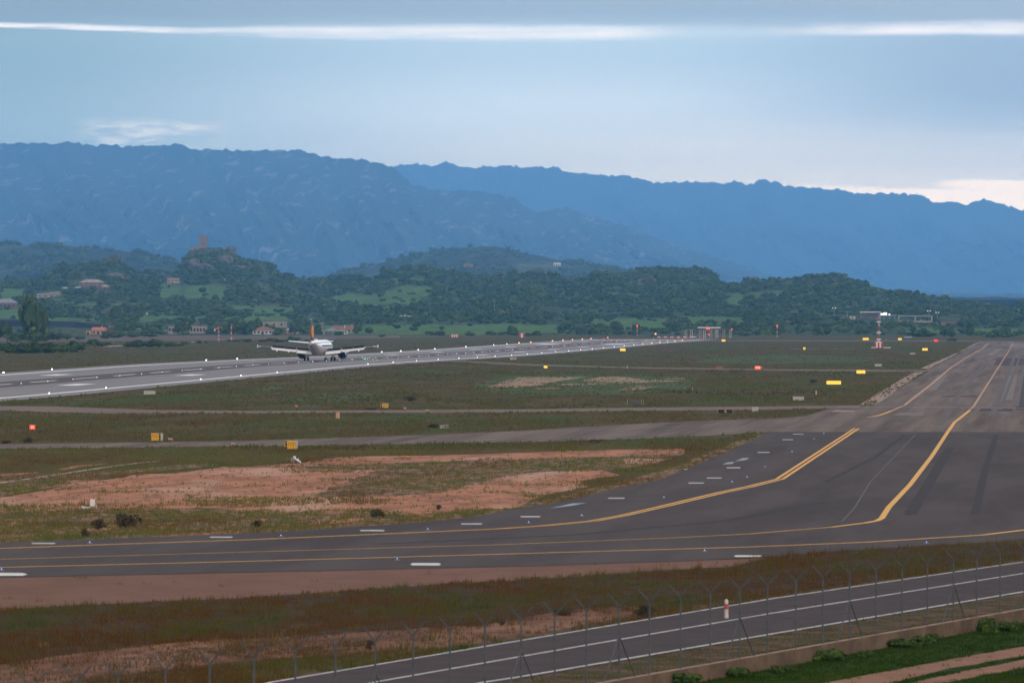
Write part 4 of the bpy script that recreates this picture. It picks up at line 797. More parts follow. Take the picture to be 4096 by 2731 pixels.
        for x0, x1 in ((2.6, 6.2), (6.6, 9.6), (9.8, 13.0)):
            mb = MB(); a = .48
            q = [(sd * x0, wt(x0) + .95, dz(x0) + .28), (sd * x1, wt(x1) + .95, dz(x1) + .22), (sd * x1, wt(x1) + .35, dz(x1) + .22 + a), (sd * x0, wt(x0) + .35, dz(x0) + .28 + a)]
            mb.add(q + [(u, v - .06, w_) for u, v, w_ in q], [(0, 1, 2, 3), (7, 6, 5, 4), (0, 4, 5, 1), (1, 5, 6, 2), (2, 6, 7, 3), (3, 7, 4, 0)]); mb.build('spoiler', M_WTOP, wg)
        for xx in (6.4, 13.2): 
            mb = MB(); mb.box(sd * xx - .25, sd * xx + .25, wt(xx) - .1, wt(xx) + .2, dz(xx) - .05, dz(xx) + .22); mb.build('track_cover', M_FLAP, wg)
        x = 17.05; mb = MB(); mb.box(sd * x - .05, sd * x + .05, wt(x) - .35, wt(x) + 1.1, dz(x) - .30, dz(x) + .50); mb.box(sd * (x - .85) - .5, sd * (x - .85) + .5 + sd * .3, wt(x) - .25, wt(x) + .2, dz(x) - .02, dz(x) + .14); mb.build('wingtip_fence', M_FLAP, wg)
        # engine
        ex, ez = sd * 5.75, 1.72
        mb = MB(); prof = [(10.4, 1.06), (10.6, 1.16), (11.6, 1.22), (13.0, 1.18), (14.2, 1.02)]
        mb.loft([ring(ex, ez, r, r, S0 - s, 22) for s, r in prof], cap=False)
        mb.loft([ring(ex, ez, r, r, S0 - s, 22) for s, r in ((14.2, 1.0), (13.0, .95), (10.6, .92), (10.42, 1.04))], cap=False)
        en = mb.build('engine', M_NAC, root, smooth=True)
        mb = MB(); mb.loft([ring(ex, ez, r, r, S0 - s, 18) for s, r in ((11.0, .93), (11.1, .93))]); mb.build('fan', M_DARK, en)
        mb = MB(); mb.loft([ring(ex, ez, r, r, S0 - s, 18) for s, r in ((12.6, .62), (14.3, .60), (15.2, .44))], cap=False); mb.loft([ring(ex, ez, r, r, S0 - s, 12) for s, r in ((14.4, .26), (15.8, .03))]); mb.build('core_nozzle', mat('nozzle_metal', (.10, .09, .09), .4, metal=.8), en, smooth=True)
        mb = MB(); mb.loft([[(ex - .18, S0 - s, z0), (ex + .18, S0 - s, z0), (ex + .14, S0 - s, z1), (ex - .14, S0 - s, z1)] for s, z0, z1 in ((11.0, ez + 1.1, ez + 1.2), (12.8, ez + 1.05, dz(5.75) + .1), (15.4, ez + .7, dz(5.75) - .1), (16.8, ez + .95, dz(5.75) - .1))]); mb.build('pylon', M_FLAP, en)
        # main gear
        gxp = sd * 3.795; mb = MB(); mb.tube((gxp, 0, .58), (gxp - sd * .05, 0, 2.6), .12, .17, 10); mb.tube((gxp, 0, 1.1), (gxp - sd * 1.5, .1, 2.4), .06, .06, 6); mb.tube((gxp - .5, 0, .58), (gxp + .5, 0, .58), .07, .07, 8)
        gr = mb.build('main_gear', M_STEEL, root)
        mb = MB(); mb.box(gxp + sd * .32, gxp + sd * .36, -.35, .35, 1.3, 2.6); mb.build('gear_door', M_FLAP, gr)
        for wx in (-.46, .46):
            mb = MB(); mb.tube((gxp + wx - .20, 0, .58), (gxp + wx + .20, 0, .58), .58, .58, 20); mb.build('wheel', M_RUBBER, gr, bevel=.03)
        # tailplane
        wing('tailplane', [(sd * xx, S0 - 31.9 - (xx - .5) * .56, S0 - 35.6 - (xx - .5) * .28, cz + 1.15 + xx * math.tan(rad(6))) for xx in (.5, 3.2, 6.2)], M_FLAP, .09)
    mb = MB(); mb.tube((0, S0 - 5.07, .38), (0, S0 - 4.9, 2.1), .08, .11, 8); mb.tube((-.3, S0 - 5.07, .38), (.3, S0 - 5.07, .38), .05, .05, 6); gr = mb.build('nose_gear', M_STEEL, root)
    for wx in (-.25, .25): mb = MB(); mb.tube((wx - .12, S0 - 5.07, .38), (wx + .12, S0 - 5.07, .38), .38, .38, 16); mb.build('wheel', M_RUBBER, gr)
    # fin: swept, thick enough to catch the light
    def fin_sec(z, s0, s1, t): c = s1 - s0; return [(u, S0 - s0 - v * c, z) for u, v in ((0, 0), (t * .6, .08), (t, .3), (t * .7, .65), (.02, 1), (-.02, 1), (-t * .7, .65), (-t, .3), (-t * .6, .08))]
    mb = MB(); mb.loft([fin_sec(z, s0, s1, t) for z, s0, s1, t in ((cz + 1.6, 28.4, 36.0, .30), (cz + 3.2, 30.7, 36.5, .27), (cz + 5.6, 32.4, 37.1, .20), (11.70, 34.3, 37.7, .12))]); fin = mb.build('fin', M_NAVY, root, smooth=False)
    mb = MB(); mb.box(-.13, .13, S0 - 37.65, S0 - 34.4, 11.69, 11.80); mb.build('fin_cap', M_FUS, fin)
    for sd in (-1, 1):
        mb = MB(); cy, zc_, R_ = S0 - 34.15, 8.25, 1.72; n = 36; V0 = []
        for q in (1.0,):
            for i in range(n): a = 2 * math.pi * i / n; V0.append((sd * (.335 - abs(math.cos(a)) * .0), cy + math.cos(a) * R_, zc_ + math.sin(a) * R_ * 1.02))
        V1 = [(sd * .02, y, z) for _, y, z in V0]
        mb.add(V0 + V1, [tuple(range(n))] + [(i, (i + 1) % n, n + (i + 1) % n, n + i) for i in range(n)]); dk = mb.build('disc', M_ORANGE, fin)
        bird = [(-1.2, -.9), (-.5, -.1), (-.9, .55), (-.1, .25), (.35, 1.25), (.45, .3), (1.3, .75), (.75, -.05), (.2, -.35), (-.3, -.35)]
        mb = MB(); vs = [(sd * .345, cy + q * .95, zc_ + r * .95) for q, r in bird]; mb.add(vs, [tuple(range(len(bird)))]); mb.build('bird_emblem', M_NAVY, dk)
    mb = MB(); mb.tube((0, S0 - 37.42, cz + 1.15), (0, S0 - 37.3, cz + 1.15), .09, .09, 8); mb.build('tail_light', mat('tail_lamp', (.8, .3, .3), .3, emit=(1, .35, .3), es=6), root)
    mb = MB(); mb.tube((0, S0 - 16, cz - 2.55), (0, S0 - 16, cz - 2.40), .12, .12, 8); mb.build('beacon', M_RED, root)
build_airliner()

# ------------------------------------------------------------------ ground lights
def emat(name, c, s): return mat(name, tuple(min(.9, q) for q in c), .4, emit=c, es=s)
E_WHITE = emat('white_lamp', (.95, .88, 1.0), 7); E_YEL = emat('yellow_lamp', (1, .42, .12), 4); E_RED = emat('red_lamp', (1, .05, .04), 2.5); E_BLUE = emat('blue_lamp', (.15, .35, 1), 2.5); E_GRN = emat('green_lamp', (.2, 1, .35), 2)
M_LBASE = mat('lamp_body', (.20, .19, .18), .6)
def lamp_proto(em, r, h, name):
    root = empty(name, (0, -520, -50), None, None)
    mb = MB(); mb.tube((0, 0, 0), (0, 0, h), .05, .04, 6); mb.tube((0, 0, 0), (0, 0, .04), .16, .15, 10); mb.build('stem', M_LBASE, root)
    mb = MB(); n = 8; mb.loft([[(math.cos(a) * rr * r, math.sin(a) * rr * r, h + zz * r) for a in [2 * math.pi * k / n for k in range(n)]] for rr, zz in ((.6, 0), (1, .6), (.9, 1.3), (.3, 1.8))]); mb.build('bulb', em, root, smooth=True)
    return root
def lamp_row(pts, em, r, h, name, label, cat, group):
    pr = lamp_proto(em, r, h, name); first = True
    for (x, y) in pts:
        t = pr if first else dup(pr, (0, 0, 0)); first = False
        t.name = name; t.location = (x, y, float(gz(x, y)) + .03); tag(t, label(x, y) if callable(label) else label, cat, group)
def sg(y, near): 
    return 'nearer the camera than the airliner' if y < 1480 else ('level with the striped huts' if y < 2000 else 'towards the far end')
near_y = [Yof(x, -168.6) for x in (-90, 197, 424, 803, 963, 1109, 1471, 1573, 1666, 1753, 1835, 1910, 1980, 2046, 2109, 2167, 2222, 2274, 2323, 2369, 2414, 2457, 2497, 2535, 2571, 2607, 2640, 2670, 2700, 2730)]
far_y = [Yof(x, -227.4) for x in (-110, 14, 208, 825, 949, 1527, 1603, 1673, 1739, 1864, 1975, 2027, 2076, 2123, 2210, 2252, 2290, 2329, 2364, 2431)]
lamp_row([(-168.6, y) for y in near_y if y < 2420], E_WHITE, .10, .25, 'edge_light', lambda x, y: 'white runway edge light on the near edge line, ' + sg(y, 1), 'runway light', 'white lights along the near runway edge')
lamp_row([(-168.6, y) for y in near_y if y >= 2420], E_YEL, .2, .25, 'edge_light', 'yellow runway edge light on the last stretch of the near edge', 'runway light', 'yellow lights along the near runway edge')
lamp_row([(-227.4, y) for y in far_y if y < 2480], E_WHITE, .16, .3, 'edge_light', lambda x, y: 'white light on the far runway edge by the grass, ' + sg(y, 0), 'runway light', 'white lights along the far runway edge')
lamp_row([(-227.4, y) for y in far_y if y >= 2480], E_YEL, .26, .3, 'edge_light', 'yellow runway edge light on the last stretch of the far edge', 'runway light', 'yellow lights along the far runway edge')
c0 = Yof(191, -197.6); cs = (Yof(945, -197.6) - c0) / 9.0; cy_ = [c0 + cs * k for k in range(-3, 56)]
lamp_row([(-197.6, y) for i, y in enumerate(cy_) if y < 2100 or i % 2], E_WHITE, .05, .03, 'centreline_light', lambda x, y: 'tiny white light on the runway centre line, ' + sg(y, 0), 'runway light', 'white lights along the runway centre line')
lamp_row([(-197.6, y) for i, y in enumerate(cy_) if y >= 2100 and not i % 2], E_RED, .12, .03, 'centreline_light', 'tiny red light on the far stretch of the runway centre line', 'runway light', 'red lights along the runway centre line')
lamp_row([(-222 + 13 * k, 2950) for k in range(5)], E_RED, .14, .2, 'end_light', 'red light in the row across the end of the runway', 'runway light', 'red lights across the runway end')
gpx = [(1449, 1431), (1455, 1436), (1461, 1433), (1463, 1438), (1470, 1436), (1478, 1434), (1492, 1439), (1508, 1440)]
lamp_row([G(*q)[:2] for q in gpx], E_GRN, .09, .02, 'threshold_light', 'tiny green inset light on the runway beside the airliner', 'runway light', 'green inset lights ahead of the airliner')
bpx = [(359, 2175), (1124, 2148), (1711, 2122), (2114.6, 2094), (2327, 2066), (2655, 1992.5), (2928, 1931), (2988, 1911.6), (3061, 1871), (3168, 1809.5), (3256, 1758), (3295, 1736), (6, 2284), (1589, 2242), (2818, 2208), (3706, 2175), (-420, 2190)]
def bl(x, y):
    return 'small blue light on the near edge of the dark asphalt by the red gravel' if y < 372 else ('small blue light between the upper yellow line and the grass' if y < 480 else 'small blue light beside the white dashes of the taxiway curve')
lamp_row([G(*q)[:2] for q in bpx], E_BLUE, .03, .08, 'taxiway_light', bl, 'taxiway light', 'blue taxiway edge lights')

# ------------------------------------------------------------------ airfield signs
M_SGREY = mat('sign_back_grey', (.48, .46, .44), .6, (.40, .39, .37), 3); M_BLACK = mat('sign_black', (.012, .012, .016), .5); M_SYEL = mat('sign_yellow', (.80, .42, .02), .5); M_LEG = mat('sign_leg', (.22, .21, .20), .6)
E_SYEL = mat('lit_sign_yellow', (.85, .6, .1), .5, emit=(1, .55, .05), es=.9); E_SRED = mat('lit_sign_red', (.7, .05, .03), .5, emit=(1, .05, .03), es=1.0); E_SWHT = mat('lit_letter', (.9, .8, .6), .5, emit=(1, .85, .5), es=1.6)
def px_box(x0, x1, yt, yb_, on=ground):
    p = on((x0 + x1) / 2, yb_); Y = float(p[1]); s = Y / F; return (float(p[0]), Y, float(p[2])), (x1 - x0) * s, (yb_ - yt) * s
def sign(x0, x1, yt, yb_, face, label, group, dep=.25, legs=.12, letters=None, panels=None, cat='sign', lm=None, on=ground, name='airfield_sign'):
    p, wd, h = px_box(x0, x1, yt, yb_, on); root = empty(name, (p[0], p[1], p[2] - .02), label, cat, group); root.rotation_euler = (0, 0, math.atan2(-p[0], p[1]))
    lg = legs * h
    mb = MB(); mb.box(-wd / 2, wd / 2, 0, dep, lg, h); bd = mb.build('cabinet', M_SGREY, root, bevel=min(.02, h * .03))
    nl = 2 if wd < 3 else 4
    for k in range(nl):
        lx = -wd * .38 + wd * .76 * k / (nl - 1); mb = MB(); mb.tube((lx, dep / 2, -.05), (lx, dep / 2, lg + .02), .035, .035, 6); mb.build('leg', M_LEG, root)
    if panels is None: panels = [(0, 1, face)]
    for a, b, m_ in panels:
        mb = MB(); mb.box(-wd / 2 + a * wd + .012, -wd / 2 + b * wd - .012, -.02, .004, lg + .03 * h, h * .97); mb.build('face_panel', m_, root)
    if letters:
        for s_, cx_, size, m_ in letters: text(s_, size * h, m_, root, (-wd / 2 + cx_ * wd, -.028, lg + (h - lg) * .5))
    return root, wd, h, lg
def arrows_sign(x0, x1, yt, yb_, y0f, y1f, blk, label):
    r, wd, h, lg = sign(x0, x1, yt, yb_, None, label, 'yellow direction signs beside the taxiways', panels=[(blk[0], blk[1], M_BLACK), (y0f, y1f, M_SYEL)], dep=.3)
    mb = MB(); X0, X1 = -wd / 2 + y0f * wd + .01, -wd / 2 + y1f * wd - .01; zt = lambda q: lg + (h - lg) * q
    for q0, q1 in ((.74, .80), (.52, .58)): mb.box(X0, X1, -.03, -.019, zt(q0), zt(q1))
    for k in range(3):
        cxk = X0 + (X1 - X0) * (k / 3.0 + .02)
        for q0, q1 in ((.33, .41), (.12, .20)): mb.box(cxk, cxk + (X1 - X0) * .11, -.03, -.019, zt(q0), zt(q1))
    mb.build('pattern', mat('sign_bars', (.20, .06, .01), .6), r)
    text('D', h * .62, M_SYEL, r, (-wd / 2 + (blk[0] + blk[1]) / 2 * wd, -.028, zt(.5)))
arrows_sign(604, 652.5, 1731, 1765, 0, .64, (.64, .80), 'yellow and black direction sign with white end, beside the orange lamp at the wide taxiway')
arrows_sign(1140, 1192, 1761, 1799, .18, .83, (0, .17), 'largest yellow direction sign with black left panel, in front of the wide taxiway')
arrows_sign(1522, 1554, 1612, 1633, .25, .86, (0, .22), 'small lit yellow direction sign beyond the link taxiway')
sign(1343, 1359, 1647, 1675, None, 'narrow orange sign with white side in the grass between the taxiways', 'yellow direction signs beside the taxiways', panels=[(0, .5, mat('sign_orange', (.75, .27, .04), .5)), (.5, .6, M_BLACK)], dep=.3)
sign(2871, 2932, 1636, 1655, None, 'black location sign with a glowing yellow C in a white frame', None, panels=[(.02, .98, M_BLACK)], letters=[('C', .52, .66, E_SYEL)], legs=.14)
sign(3019, 3053, 1463, 1478, None, 'lit red runway sign reading 23-05 with a black end panel', None, panels=[(0, .68, E_SRED), (.69, 1, M_BLACK)], letters=[('23-05', .36, .50, E_SWHT), ('0', .84, .6, E_SYEL)], legs=.1)
sign(118, 141, 1698, 1724, None, 'small lit red sign with pale characters standing in the grass at the left', None, panels=[(0, 1, E_SRED)], letters=[('23', .5, .42, E_SWHT)], legs=.3)
LY = 'lit yellow signs on the airfield'
for b_, l in [((3306, 3364, 1522, 1538), 'widest lit yellow sign, in the grass left of the pale gravel verge'), ((3426, 3461, 1480, 1495), 'lit yellow sign right above the widest lit yellow sign'), ((3451, 3475, 1351, 1360.5), 'bright yellow sign left of the tall red and white mast'), ((3592, 3607, 1352, 1360.5), 'small orange-yellow sign right of the tall red and white mast'),
            ((3689, 3711, 1392, 1402.5), 'small lit orange sign near the pale gravel strip'), ((2886, 2902, 1357.5, 1366), 'bright yellow sign just past the runway end'), ((2480, 2502, 1393, 1404.5), 'bright yellow sign beside the yellow runway lights'), ((2175, 2190, 1462, 1472.5), 'orange-yellow sign at the thin link taxiway'), ((3213, 3222, 1388, 1399.5), 'tiny yellow sign between the far taxiways')]:
    sign(*b_, E_SYEL, l, LY, legs=.08)
sign(2863, 2890, 1466, 1472.5, mat('dull_orange', (.42, .15, .04), .6), 'dull orange sign left of the red 23-05 sign', None)
sign(3736, 3752, 1358, 1367.5, E_SRED, 'small lit red sign near the far end of the taxiway', None)
WB_ = 'plain grey-white sign backs'
for b_, l in [((575, 622, 1562, 1579), 'wide pale sign back in the grass just in front of the runway'), ((3171, 3216, 1585, 1602), 'white sign back below the widest lit yellow sign'), ((3008, 3035, 1627, 1647), 'pale blue-white sign back right of the black C sign'), ((2040, 2066, 1430, 1439.5), 'small pale sign back at the runway edge'), ((3499, 3527, 1455, 1466.5), 'small pale sign back below the tall red and white mast'), ((3639, 3662, 1411, 1418.5), 'tiny pale sign back near the pale gravel strip')]:
    sign(*b_, M_SGREY, l, WB_, legs=.1)
def post(px, yt, yb_, r, m, label, cat, name='marker_post', group=None, band=None, cap=True):
    p, _, h = px_box(px, px + 1, yt, yb_); root = empty(name, p, label, cat, group)
    mb = MB(); mb.tube((0, 0, -.1), (0, 0, h), r, r * .85, 10); mb.build('post', m, root, bevel=0)
    if band: mb = MB(); mb.tube((0, 0, h * band[0]), (0, 0, h * band[1]), r * 1.06, r * 1.06, 10); mb.build('band', mat('faded_red', (.42, .10, .11), .7), root)
    if cap: mb = MB(); mb.tube((0, 0, h), (0, 0, h + r * .6), r * .85, r * .3, 10); mb.build('cap', m, root)
    return root
post(3264, 1563, 1578, .14, M_SGREY, 'short white post in the grass between white sign back and lit yellow sign', 'post')
post(2905, 2400, 2473, .10, mat('post_white', (.62, .56, .54), .6), 'white roadside post with a red band standing on the service road', 'post', band=(.52, .82))
post(2509, 1463, 1474, .14, M_SGREY, 'tiny grey post on the thin link taxiway edge', 'post')
for x, yt, yb_ in ((2740, 1551, 1560), (2769, 1549, 1560), (3545, 1352, 1362)): post(x, yt, yb_, .07, M_SGREY, 'thin pale stake standing in the grass of the airfield', 'post', name='stake', group='thin pale stakes in the grass')
# orange guard lights on short legs
def guard(x0, x1, yt, yb_, label):
    p, wd, h = px_box(x0, x1, yt, yb_); root = empty('guard_light', p, label, 'guard light', 'orange guard lights beside the taxiways')
    mo = mat('guard_orange', (.55, .17, .03), .5)
    mb = MB(); mb.loft([[(math.cos(a) * wd * q, y, h * .62 + math.sin(a) * h * .36 * q * 2) for a in [k * math.pi / 5 for k in range(10)]] for y, q in ((-.3, .30), (-.1, .48), (.15, .5), (.3, .35))]); mb.build('housing', mo, root)
    mb = MB(); mb.box(-wd * .5, wd * .3, -.45, -.1, h * .86, h); mb.build('visor', M_WPAINT, root)
    for s in (-1, 1): mb = MB(); mb.tube((s * wd * .2, 0, -.05), (s * wd * .12, 0, h * .4), .04, .04, 6); mb.build('leg', mat('dark_leg', (.08, .03, .03), .7), root)
guard(674, 693, 1752, 1769, 'orange guard light right of the white-ended yellow sign'); guard(926, 943, 1771, 1787, 'orange guard light at the near edge of the wide taxiway'); guard(1615, 1626, 1629, 1642, 'orange guard light with white visor at the link taxiway'); guard(1703, 1717, 1638, 1652, 'orange guard light at the near edge of the link taxiway'); guard(1182, 1191, 1620, 1637, 'dark rusty guard light far left of the small lit yellow sign')
# odd equipment in the grass
p, wd, h = px_box(1160, 1203, 1823, 1850); root = empty('equipment_pedestal', p, 'grey cabinet with a tilted white slab lying against it below the large sign', 'equipment')
mb = MB(); mb.box(-wd * .42, -wd * .05, -.2, .35, 0, h * .72); mb.build('cabinet', mat('cab_grey', (.25, .24, .25), .6), root, bevel=.02)
mb = MB(); mb.box(-wd * .18, 0, -.25, .3, h * .62, h); mb.build('cap', M_WPAINT, root, bevel=.02)
mb = MB(); mb.loft([[(-wd * .05, y, h * .72), (-wd * .05, y, h * .58), (wd * .5, y, h * -.02), (wd * .5, y, h * .14)] for y in (-.35, .35)]); mb.build('slab', M_WPAINT, root)
mb = MB(); mb.box(wd * .16, wd * .3, -.1, .1, h * .42, h * .62); mb.build('handle', M_WPAINT, root)
p, wd, h = px_box(328, 388, 1990, 2036); root = empty('equipment_cabinet', p, 'pale grey cabinet with posts and a curved plate on the red earth', 'equipment')
mb = MB(); mb.box(wd * .08, wd * .34, -.25, .25, h * .28, h * .88); mb.build('cabinet', M_WPAINT, root, bevel=.02)
mb = MB(); mb.box(wd * .08, wd * .34, -.22, .22, 0, h * .28); mb.build('base', mat('cab_ochre', (.38, .22, .10), .7), root, bevel=.02)
mb = MB(); mb.box(wd * .36, wd * .5, -.2, .2, h * .04, h * .4); mb.build('box', mat('box_grey', (.30, .30, .31), .7), root, bevel=.02)
mb = MB(); mb.loft([[(x * wd, -.3, z * h), (x * wd, .3, z * h + .05), (x * wd, .3, z * h + .13), (x * wd, -.3, z * h + .09)] for x, z in ((-.5, .12), (-.3, .06), (-.1, .05), (.03, .12), (.1, .24))]); mb.build('plate', mat('plate_pale', (.52, .58, .52), .5), root)
for x, z in ((-.36, .98), (-.12, .8), (.26, 1.1)): mb = MB(); mb.tube((x * wd, 0, 0), (x * wd + .02, 0, z * h), .03, .025, 6); mb.build('post', mat('rust_post', (.12, .05, .05), .8), root)
p, wd, h = px_box(1760, 1793, 1698, 1714); root = empty('junction_box', p, 'grey junction box with a small railing in the grass between the taxiways', 'equipment')
mb = MB(); mb.box(-wd * .5, -wd * .05, -.3, .3, 0, h * .9); mb.build('cabinet', mat('jb_grey', (.30, .29, .31), .6), root, bevel=.02)
for x in (.1, .3, .48): mb = MB(); mb.tube((x * wd, 0, 0), (x * wd, 0, h), .025, .025, 6); mb.build('post', M_SGREY, root)
mb = MB(); mb.tube((-.05 * wd, 0, h * .9), (.48 * wd, 0, h * .95), .025, .025, 6); mb.build('rail', M_SGREY, root)
p, wd, h = px_box(2505, 2555, 1596, 1617); root = empty('junction_box', p, 'small dark box between pale stakes in the grass below the bare patch', 'equipment')
mb = MB(); mb.box(0, wd * .55, -.3, .3, 0, h * .8); mb.build('cabinet', mat('jb_dark', (.10, .10, .12), .6), root, bevel=.02)
for x in (-.4, .7, .86): mb = MB(); mb.tube((x * wd, 0, 0), (x * wd, 0, h * .95), .03, .03, 6); mb.build('post', M_SGREY, root)

# ------------------------------------------------------------------ perimeter fence
FX = [-650, -300, -80, 110, 290, 454, 645, 823, 1000, 1166, 1327, 1486, 1638, 1786, 1926, 2071, 2206, 2333, 2463, 2585.5, 2710, 2829, 2947, 3058, 3172, 3280, 3387, 3493, 3597, 3699, 3803, 3896, 3990, 4086, 4170, 4250, 4330]
BR = {1486, 2071, 2463, 2947, 3387, 3803, 4250, 1000, 290}
M_GALV = mat('galvanised_steel', (.085, .094, .106), .86, (.115, .126, .138), 4)
fence = empty('security_fence', (0, 0, 0), 'grey steel perimeter fence of Y-topped posts and razor wire on the low wall', 'fence')
def fy(x):
    u = math.tan(math.atan((x - CX) / F) - TH); return WA / (u - WB)
FYs = [fy(x) for x in FX]; tips = []
for x, y in zip(FX, FYs):
    c = Vector((WA + WB * y, y, .07)) + wn_ * .13; hp = 2.80
    mb = MB(); mb.tube(c, c + Vector((0, 0, hp)), .035, .035, 8)
    arm = Vector((1, -.28, 0)).normalized()
    for s in (-1, 1): mb.tube(c + Vector((0, 0, hp - .03)), c + Vector((0, 0, hp + .46)) + arm * s * .46, .032, .026, 6)
    tips.append(c + Vector((0, 0, hp)))
    po = mb.build('post', M_GALV, fence, smooth=False)
    if x in BR:
        for s in (-1, 1): mb = MB(); mb.tube(c + Vector((0, 0, hp * .60)), c + wd_ * (s * 1.75) + Vector((0, 0, 0)) + wn_ * .02, .028, .028, 6); mb.build('brace', M_GALV, fence)
# wires and razor coil between the posts
mb = MB()
for a, b in zip(tips[:-1], tips[1:]):
    for dz_ in (-.1, -1.2, -2.3): mb.tube(a + Vector((0, 0, dz_)), b + Vector((0, 0, dz_ - .01)), .004, .004, 3, cap=False)
    for s in (-1, 1):
        for k in (.45, .9): mb.tube(a + Vector((s * .46 * k, 0, .48 * k)), b + Vector((s * .46 * k, 0, .48 * k)), .004, .004, 3, cap=False)
mb.build('wire', M_GALV, fence)
mb = MB(); yy = FYs[0]; turns = int((FYs[-1] - FYs[0]) / .30); pv = None
for k in range(turns * 10):
    a_ = k * 2 * math.pi / 10; y = FYs[0] + k * .03; rr = .30 * (1 + .12 * math.sin(k * .37)); c = Vector((WA + WB * y + math.cos(a_) * rr, y, 3.12 + math.sin(a_) * rr * .9)) + wn_ * .13
    if pv is not None: mb.tube(pv, c, .0045, .0045, 3, cap=False)
    pv = c
mb.build('razor_coil', mat('rusty_razor_wire', (.10, .078, .058), .88), fence)
# chain-link mesh as real thin wires, coarse enough to stay light
mb = MB(); step = .5; y0, y1 = FYs[0], FYs[-1]; hgt = 2.7; nd = int((y1 - y0) / step)
for k in range(nd):
    ya = y0 + k * step
    for s in (1, -1):
        yb_ = ya + s * hgt
        if not (y0 < yb_ < y1): continue
        mb.tube(Vector((WA + WB * ya, ya, .1)) + wn_ * .1, Vector((WA + WB * yb_, yb_, .1 + hgt)) + wn_ * .1, .0014, .0014, 3, cap=False)
mb.build('mesh_panel', M_GALV, fence)

# ------------------------------------------------------------------ masts, huts, antennas
def lattice(px, yt, yb_, wd, label, base_w=None, on=ground, name='lattice_mast', bands=7, lamp=None):
    p, _, h = px_box(px, px + 1, yt, yb_, on); root = empty(name, p, label, 'mast')
    for k in range(bands):
        z0, z1 = h * k / bands, h * (k + 1) / bands; mb = MB()
        for sx_ in (-1, 1):
            for sy_ in (-1, 1): mb.tube((sx_ * wd / 2, sy_ * wd / 2, z0), (sx_ * wd / 2, sy_ * wd / 2, z1), wd * .11, wd * .11, 5)
        for q in range(2):
            a0, a1 = z0 + (z1 - z0) * q / 2, z0 + (z1 - z0) * (q + 1) / 2; s = 1 if q else -1
            for sy_ in (-1, 1): mb.tube((-s * wd / 2, sy_ * wd / 2, a0), (s * wd / 2, sy_ * wd / 2, a1), wd * .07, wd * .07, 4)
            for sx_ in (-1, 1): mb.tube((sx_ * wd / 2, -s * wd / 2, a0), (sx_ * wd / 2, s * wd / 2, a1), wd * .07, wd * .07, 4)
        mb.build('red_section' if (bands - k) % 2 else 'white_section', M_RED if (bands - k) % 2 else M_WPAINT, root)
    if lamp: mb = MB(); mb.tube((0, 0, h), (0, 0, h + .8), .35, .25, 8); mb.build('lamp', lamp, root)
    return root, p, h
r_, p_, h_ = lattice(874, 1316, 1368, .42, 'windsock mast with red and white sections beyond the runway', name='windsock_mast')
s = p_[1] / F
mb = MB(); mb.tube((0, 0, h_), (.1, 0, h_ + 14 * s), .14, .10, 6); mb.build('lamp', mat('bright_red', (.75, .04, .05), .5), r_)
def sock():
    pts = [(-.5 * s, 0, h_ + 2 * s), (-7 * s, 0, h_ + 3.5 * s), (-13 * s, 0, h_ + .5 * s), (-18 * s, 0, h_ - 7 * s)]; rs = [.62, .55, .45, .34]
    root = empty('windsock', r_.location, 'orange-red and white windsock drooping from its mast', 'windsock')
    for k in range(3): mb = MB(); mb.tube(pts[k], pts[k + 1], rs[k], rs[k + 1], 10, cap=False); mb.build('cloth_band', (M_WPAINT, M_RED, M_WPAINT)[k] if k else mat('sock_pink', (.6, .25, .22), .8), root)
sock()
lattice(925, 1294, 1369, .40, 'tall slim red and white lattice mast right of the windsock', bands=7)
r_, p_, h_ = lattice(3515, 1270, 1391, .62, 'tallest red and white lattice mast by the striped hut near the taxiway', bands=7)
s = p_[1] / F
for yy in (.28, .5, .86): mb = MB(); mb.box(-.9, .9, -.9, -.6, h_ * yy - .2, h_ * yy + .25); mb.build('antenna_panel', M_WPAINT, r_)
root = empty('equipment_hut', (p_[0], p_[1] - 3, p_[2]), 'red and white striped equipment hut at the foot of the tallest mast', 'hut'); wd, h = 33 * s, 26 * s
for k in range(5): mb = MB(); mb.box(-wd / 2 + k * wd / 5, -wd / 2 + (k + 1) * wd / 5, -1.3, 1.3, 0, h * .82); mb.build('red_panel' if k % 2 == 0 else 'white_panel', M_RED if k % 2 == 0 else M_WPAINT, root)
mb = MB(); mb.loft([[(-wd / 2 - .1, y, h * .82), (wd / 2 + .1, y, h * .82), (wd * .12, y, h), (-wd * .12, y, h)] for y in (-1.4, 1.4)]); mb.build('roof', M_WPAINT, root)
for px0, px1 in ((3485, 3502), (3534, 3564)):
    p, wd, h = px_box(px0, px1, 1388.6, 1392); root = empty('kerb_block', p, 'low white kerb on the ' + ('short left' if px0 < 3500 else 'long right') + ' side of the striped hut', 'kerb')
    mb = MB(); mb.box(-wd / 2, wd / 2, -.5, .5, 0, h); mb.build('block', M_WPAINT, root, bevel=.03)
def striped(x0, x1, yt, yb_, n, label):
    p, wd, h = px_box(x0, x1, yt, yb_); root = empty('striped_marker', p, label, 'marker board', 'red and white striped boards')
    for k in range(n): mb = MB(); mb.box(-wd / 2 + k * wd / n, -wd / 2 + (k + 1) * wd / n, -.5, .5, .05, h); mb.build('red_panel' if k % 2 == 0 else 'white_panel', M_RED if k % 2 == 0 else M_WPAINT, root)
    mb = MB(); mb.box(-wd / 2 - .1, wd / 2 + .1, -.6, .6, h, h + .12); mb.build('cap', M_WPAINT, root)
striped(1802, 1835, 1338, 1349, 7, 'long striped red and white hut at the edge of the plain'); striped(2077, 2098, 1333, 1350.5, 3, 'tall striped hut with one white centre panel beyond the runway')
